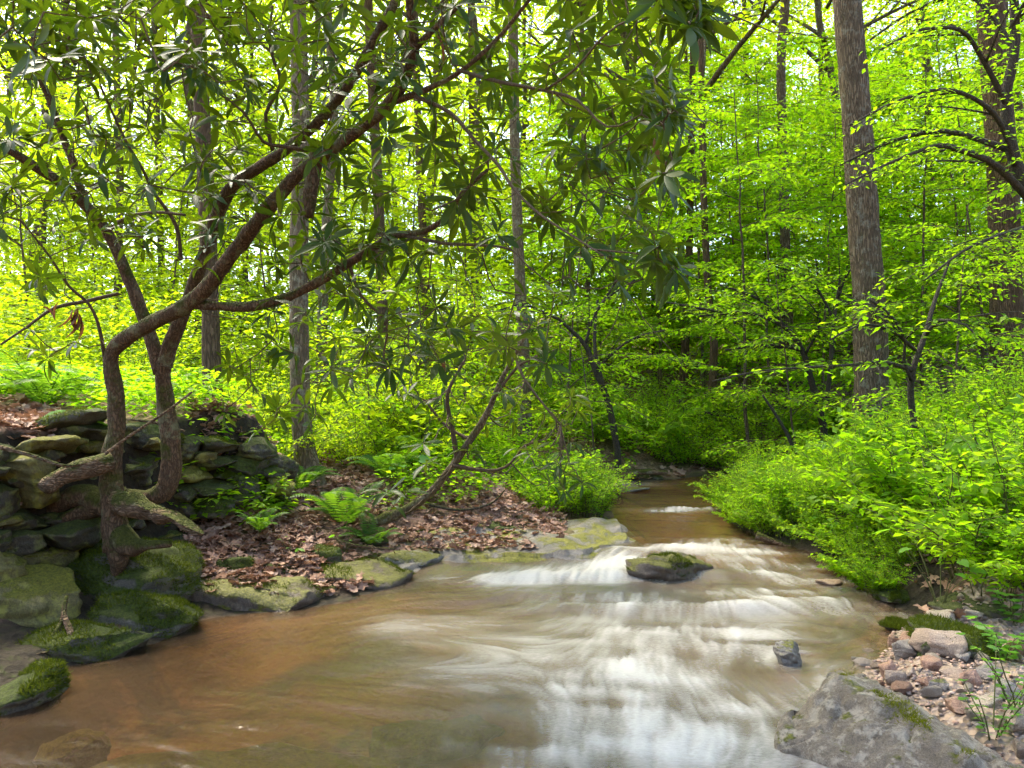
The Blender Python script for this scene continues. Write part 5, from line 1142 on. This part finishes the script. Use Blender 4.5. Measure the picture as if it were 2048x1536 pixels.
def put_shrubs(n, f, labels, group, matn='shrub_leaf', smin=.75, smax=1.15, mind=.42, sfun=None):
    k = 0; tries = 0
    while k < n and tries < 6000:
        tries += 1; q = f()
        if q is None: continue
        x_, y_ = q
        if any((x_ - a) ** 2 + (y_ - b) ** 2 < mind ** 2 for a, b in spots): continue
        spots.append((x_, y_)); v = int(r.integers(6)); s_ = float(r.uniform(smin, smax)) * (sfun(x_, y_) if sfun else 1.0)
        t = thing("shrub", labels(x_, y_) if callable(labels) else labels, "shrub", (x_, y_, gz(x_, y_)), group, float(r.uniform(0, 6.3)), s_)
        obj("stems", SH[v][0], M['green_stem'], t); c = obj("leaves", SH[v][1], M['shrub_leaf'], t); k += 1
        c.material_slots[0].link = 'OBJECT'; c.material_slots[0].material = M[matn] if matn != 'shrub_leaf' else M[('shrub_leaf', 'maple_leaf', 'shrub_leaf', 'maple_leaf')[int(r.integers(4))]]
def rb_f():
    y_ = r.uniform(4.7, 12.5); x_ = r.uniform(1.2, 8.5)
    s_ = float(sdist([x_], [y_])[0]); sx = x_ / y_ * FPX + 1024
    if x_ < np.interp(y_, CX[:, 0], CX[:, 1]) or s_ < (.4 if y_ < 6.5 else .9) or s_ > 4.4 or sx > 2200: return None
    if abs(x_ - 4.45) < .35 and 9 < y_ < 10.2: return None
    return x_, y_
def rb_lab(x_, y_):
    px = x_ / y_ * FPX + 1024
    if px < 1620: return "small leaved green shrub crowding the right bank beside the upper pool"
    if px < 1800: return "small leaved green shrub in front of the thick ridged trunk's foot" if y_ < 9.5 else "small leaved green shrub on the slope behind the ridged trunk's foot"
    return "small leaved green shrub in the thicket at the right edge" if y_ < 8 else "small leaved green shrub on the slope below the right edge trunk"
put_shrubs(150, rb_f, rb_lab, "right bank shrub thicket", 'shrub_leaf', .75, 1.1, .34, lambda x_, y_: float(np.interp(x_ / y_ * FPX + 1024, [1400, 1700, 1850, 1950], [.52, .55, .8, .95])))
def fr_f():
    y_ = r.uniform(5.2, 9.0); x_ = r.uniform(1.6, 4.5); s_ = float(sdist([x_], [y_])[0])
    return (x_, y_) if (.02 if y_ < 6.5 else .04) < s_ < .45 and x_ > np.interp(y_, CX[:, 0], CX[:, 1]) else None
put_shrubs(56, fr_f, "low leafy fringe plant leaning over the water's edge on the right", "right bank water's edge plants", 'shrub_leaf', .24, .46, .15)
def rn_f():
    y_ = r.uniform(3.4, 5.2); x_ = r.uniform(2.2, 4.4); s_ = float(sdist([x_], [y_])[0])
    return (x_, y_) if s_ > (1.25 if y_ < 4.2 else .45) and x_ / y_ * FPX + 1024 < 2150 else None
put_shrubs(16, rn_f, "leafy low bush on the near right bank above the pebble bar", "near right bank bushes", 'shrub_leaf', .4, .7, .28)
def lb_f():
    sx = r.uniform(1080, 1215); y_ = r.uniform(8.0, 10.5); x_ = (sx - 1024) / FPX * y_; s_ = float(sdist([x_], [y_])[0])
    return (x_, y_) if .1 < s_ < 1.2 else None
put_shrubs(12, lb_f, "bright feathery bush at the tip of the left bank by the pool", "left bank tip bushes", 'shrub_leaf', .5, .75, .25)
def far_f():
    y_ = r.uniform(12.5, 15.5); x_ = r.uniform(.5, 7); return (x_, y_) if float(sdist([x_], [y_])[0]) > .3 else None
put_shrubs(26, far_f, "shaded green shrub on the far bank beyond the pool", "far bank shrubs", 'shrub_leaf', .8, 1.2, .5)
def lt_f():
    y_ = r.uniform(7.5, 15); sx = r.uniform(-60, 1080); x_ = (sx - 1024) / FPX * y_
    return (x_, y_) if float(sdist([x_], [y_])[0]) > 1.6 else None
put_shrubs(60, lt_f, lambda x_, y_: "sunlit low bush on the terrace behind the stone wall" if x_ / y_ < -.3 else "sunlit low bush behind the leaf bank and arching stem", "left terrace bushes", 'spring_leaf', .6, 1.1, .5)

HEART = (np.array([[0, 0, 0], [-.12, .22, .03], [.15, .42, .05], [.55, .3, .03], [1, 0, -.1], [.55, -.3, .03], [.15, -.42, .05], [-.12, -.22, .03], [.4, 0, -.02]], float), None,
         np.array([[8, 1, 0], [8, 2, 1], [8, 3, 2], [8, 4, 3], [8, 5, 4], [8, 6, 5], [8, 7, 6], [8, 0, 7]]))
OVAL = (np.array([[0, 0, 0], [.2, .2, .02], [.6, .26, .02], [1, 0, -.05], [.6, -.26, .02], [.2, -.2, .02], [.5, 0, -.01]], float), None, np.array([[6, 1, 0], [6, 2, 1], [6, 3, 2], [6, 4, 3], [6, 5, 4], [6, 0, 5]]))
M['broad_leaf'] = leaf_mat("broad herb leaf", [(.07, .2, .02), (.1, .23, .02), (.08, .21, .03), (.07, .2, .02)], [(.24, .58, .02), (.34, .64, .02), (.24, .58, .02)], .45, .45, .3)
def herb(label, px, py, H, n, leaf, tmpl, seed, compound=False, matn='broad_leaf', name="broad_leaved_plant"):
    rr_ = np.random.default_rng(seed); p = GR(px, py); t = thing(name, label, "plant", p - [0, 0, .02]); gs = Geo(); gl = []
    for k in range(n):
        az = k * 2.4 + rr_.normal(0, .3); d = np.array([math.cos(az), math.sin(az), 0]); h = H * rr_.uniform(.5, 1.1); tt = np.linspace(0, 1, 6)[:, None]
        q = d * h * .55 * tt ** 1.4 + UP * h * tt + rr_.normal(0, .004, (6, 3)); q[0] = 0; gs.add(*tube(q, np.linspace(.0035, .0016, 6), 4))
        if not compound: gl.append((q[-1], unit(d + UP * rr_.uniform(-.35, .1)), leaf * rr_.uniform(.7, 1.2)))
        else:
            for u in np.linspace(.35, 1, 5):
                c = np.array([np.interp(u, tt[:, 0], q[:, a]) for a in range(3)]); 
                for sg in (-1, 1): gl.append((c, unit(d * .4 + np.array([-d[1], d[0], 0]) * sg + UP * .05), leaf * rr_.uniform(.8, 1.1)))
            gl.append((q[-1], unit(d), leaf))
    tag(obj("stems", gs.mesh("stems"), M['green_stem'], t), kind="stuff")
    me = Geo().add(tmpl[0], None, tmpl[2]).mesh("leaf"); me.materials.append(M[matn])
    for c, d, sz in gl:
        F_ = frames(d[None], unit(UP + rr_.normal(0, .25, 3))[None])[0]; o = obj("leaf", me, None, t); mm = Matrix(F_.tolist()).to_4x4() @ Matrix.Diagonal((sz,) * 3).to_4x4(); mm.translation = Vector(c); o.matrix_basis = mm
    return t
herb("heart leaved plant standing at the water's edge above the wedge shaped mossy rock", 1880, 1225, .42, 9, .085, HEART, 1)
herb("heart leaved plant on the right bank near two yellowed leaves", 1985, 1150, .22, 9, .075, HEART, 2)
herb("low heart leaved plant under the near right bushes", 1930, 1105, .3, 7, .08, HEART, 3)
herb("seedling with paired oval leaflets at the right edge beside the pebble bar", 2010, 1330, .24, 8, .05, OVAL, 4, True)
herb("sprig of small oval leaflets growing through the pebbles in the lower right corner", 1985, 1500, .34, 9, .03, OVAL, 5, True)
herb("second sprig of oval leaflets by the pebble bar's right edge", 2035, 1440, .3, 8, .032, OVAL, 6, True)
herb("pale leaved seedling on the bank below the near right bushes", 2030, 1260, .26, 8, .05, OVAL, 7, True)
herb("broad leaved seedling on the mossy wall left of the roots", 40, 1010, .14, 6, .07, OVAL, 8)
herb("small broad leaved seedling on top of the wall between the trunks", 165, 880, .2, 5, .16, OVAL, 9)
herb("green seedling among brown leaves below the wall's dark hole", 585, 1120, .16, 7, .05, OVAL, 10)
herb("leafy green seedling in the leaf bank near the small upright twig", 690, 1110, .2, 8, .055, OVAL, 11)
herb("broad leaved maple seedling in the leaf bank under the arching stem", 800, 985, .3, 8, .1, HEART, 12)
# ------------------------------------------------------------------ undergrowth, leaf litter, moss (uncountable)
r = np.random.default_rng(99); g = Geo()
def field(n, y0, y1, px0, px1, smin):
    y_ = r.uniform(y0 ** .5, y1 ** .5, n) ** 2; x_ = (r.uniform(px0, px1, n) - 1024) / FPX * y_; s_ = sdist(x_, y_); k = s_ > smin; return x_[k], y_[k], s_[k]
PAL = None
for (n, a, b, p0, p1, sm_, h, lf, per) in [(6500, 5.6, 12, -150, 1230, 1.0, .24, .062, 9), (5200, 10, 34, -150, 2250, .6, .45, .09, 9), (1700, 4.4, 9, 1500, 2250, .25, .25, .05, 9)]:
    x_, y_, s_ = field(n, a, b, p0, p1, sm_)
    if sm_ == 1.0: k = (fbm(xy3(x_, y_, 1.3), 44, 2) > np.where((x_ > -1.9) & (y_ < 7.3), .02, -.25)); x_, y_ = x_[k], y_[k]
    z_ = ground_z(x_, y_); m = len(x_); hh = h * r.uniform(.3, 1.2, m); c = np.stack([x_, y_, z_ + hh], 1)
    c = np.repeat(c, per, 0); az = r.uniform(0, 6.3, len(c)); d = np.stack([np.cos(az), np.sin(az), r.uniform(-.5, .35, len(c))], 1)
    off = unit(d) * r.uniform(0, 1, (len(c), 1)) * lf * 1.6; off[:, 2] *= 1.2
    scatter(g, LEAF2, c + off, frames(unit(d), unit(UP + r.normal(0, .35, c.shape))), lf * r.uniform(.6, 1.3, len(c)), r.random(len(c)))
tag(obj("undergrowth", g.mesh("undergrowth"), M['maple_leaf']), "low green ground plants carpeting both banks", "ground plants", None, "stuff")
# leaf litter
lob = []; 
for k in range(11):
    a = -2.6 + 5.2 * k / 10; rad_ = (.5 if k % 2 == 0 else .28) * (1.15 if k == 5 else 1); lob.append((.45 + rad_ * math.cos(a), rad_ * math.sin(a), .05 * math.sin(k * 2.1) + .10 * abs(math.sin(a))))
OAK = (np.array([(.42, 0, 0), (-.05, 0, .03)] + lob), None, np.array([[0, 1, 2]] + [[0, 2 + k, 3 + k] for k in range(10)] + [[0, 12, 1]]))
g = Geo(); hits = []
def litter(n, px0, py0, px1, py1, Y0, Y1, size=.085, smin=.15):
    y_ = r.uniform(Y0, Y1, n); x_ = (r.uniform(px0, px1, n) - 1024) / FPX * y_; s_ = sdist(x_, y_); k = s_ > smin; hits.append((x_[k], y_[k], np.full(k.sum(), size)))
litter(9500, 380, 0, 1130, 0, 5.2, 9.5, .062); litter(900, -120, 0, 110, 0, 4.6, 6.4, .075); litter(1600, 380, 0, 640, 0, 5.0, 6.4, .065); litter(2200, 1700, 0, 2250, 0, 4.2, 9.5, .07); litter(2600, 1250, 0, 2250, 0, 9, 18, .11)
x_ = np.concatenate([h[0] for h in hits]); y_ = np.concatenate([h[1] for h in hits]); s_ = np.concatenate([h[2] for h in hits]); n = len(x_)
pos = np.stack([x_, y_, ground_z(x_, y_) + r.uniform(.005, .05, n)], 1); az = r.uniform(0, 6.3, n)
scatter(g, OAK, pos, frames(np.stack([np.cos(az), np.sin(az), r.normal(0, .25, n)], 1), unit(UP + r.normal(0, .4, (n, 3)))), s_ * r.uniform(.4, 1.5, n), r.random(n))
tag(obj("leaf_litter", g.mesh("leaf_litter", smooth=False), M['litter']), "brown fallen leaves strewn over the banks", "fallen leaves", None, "stuff")
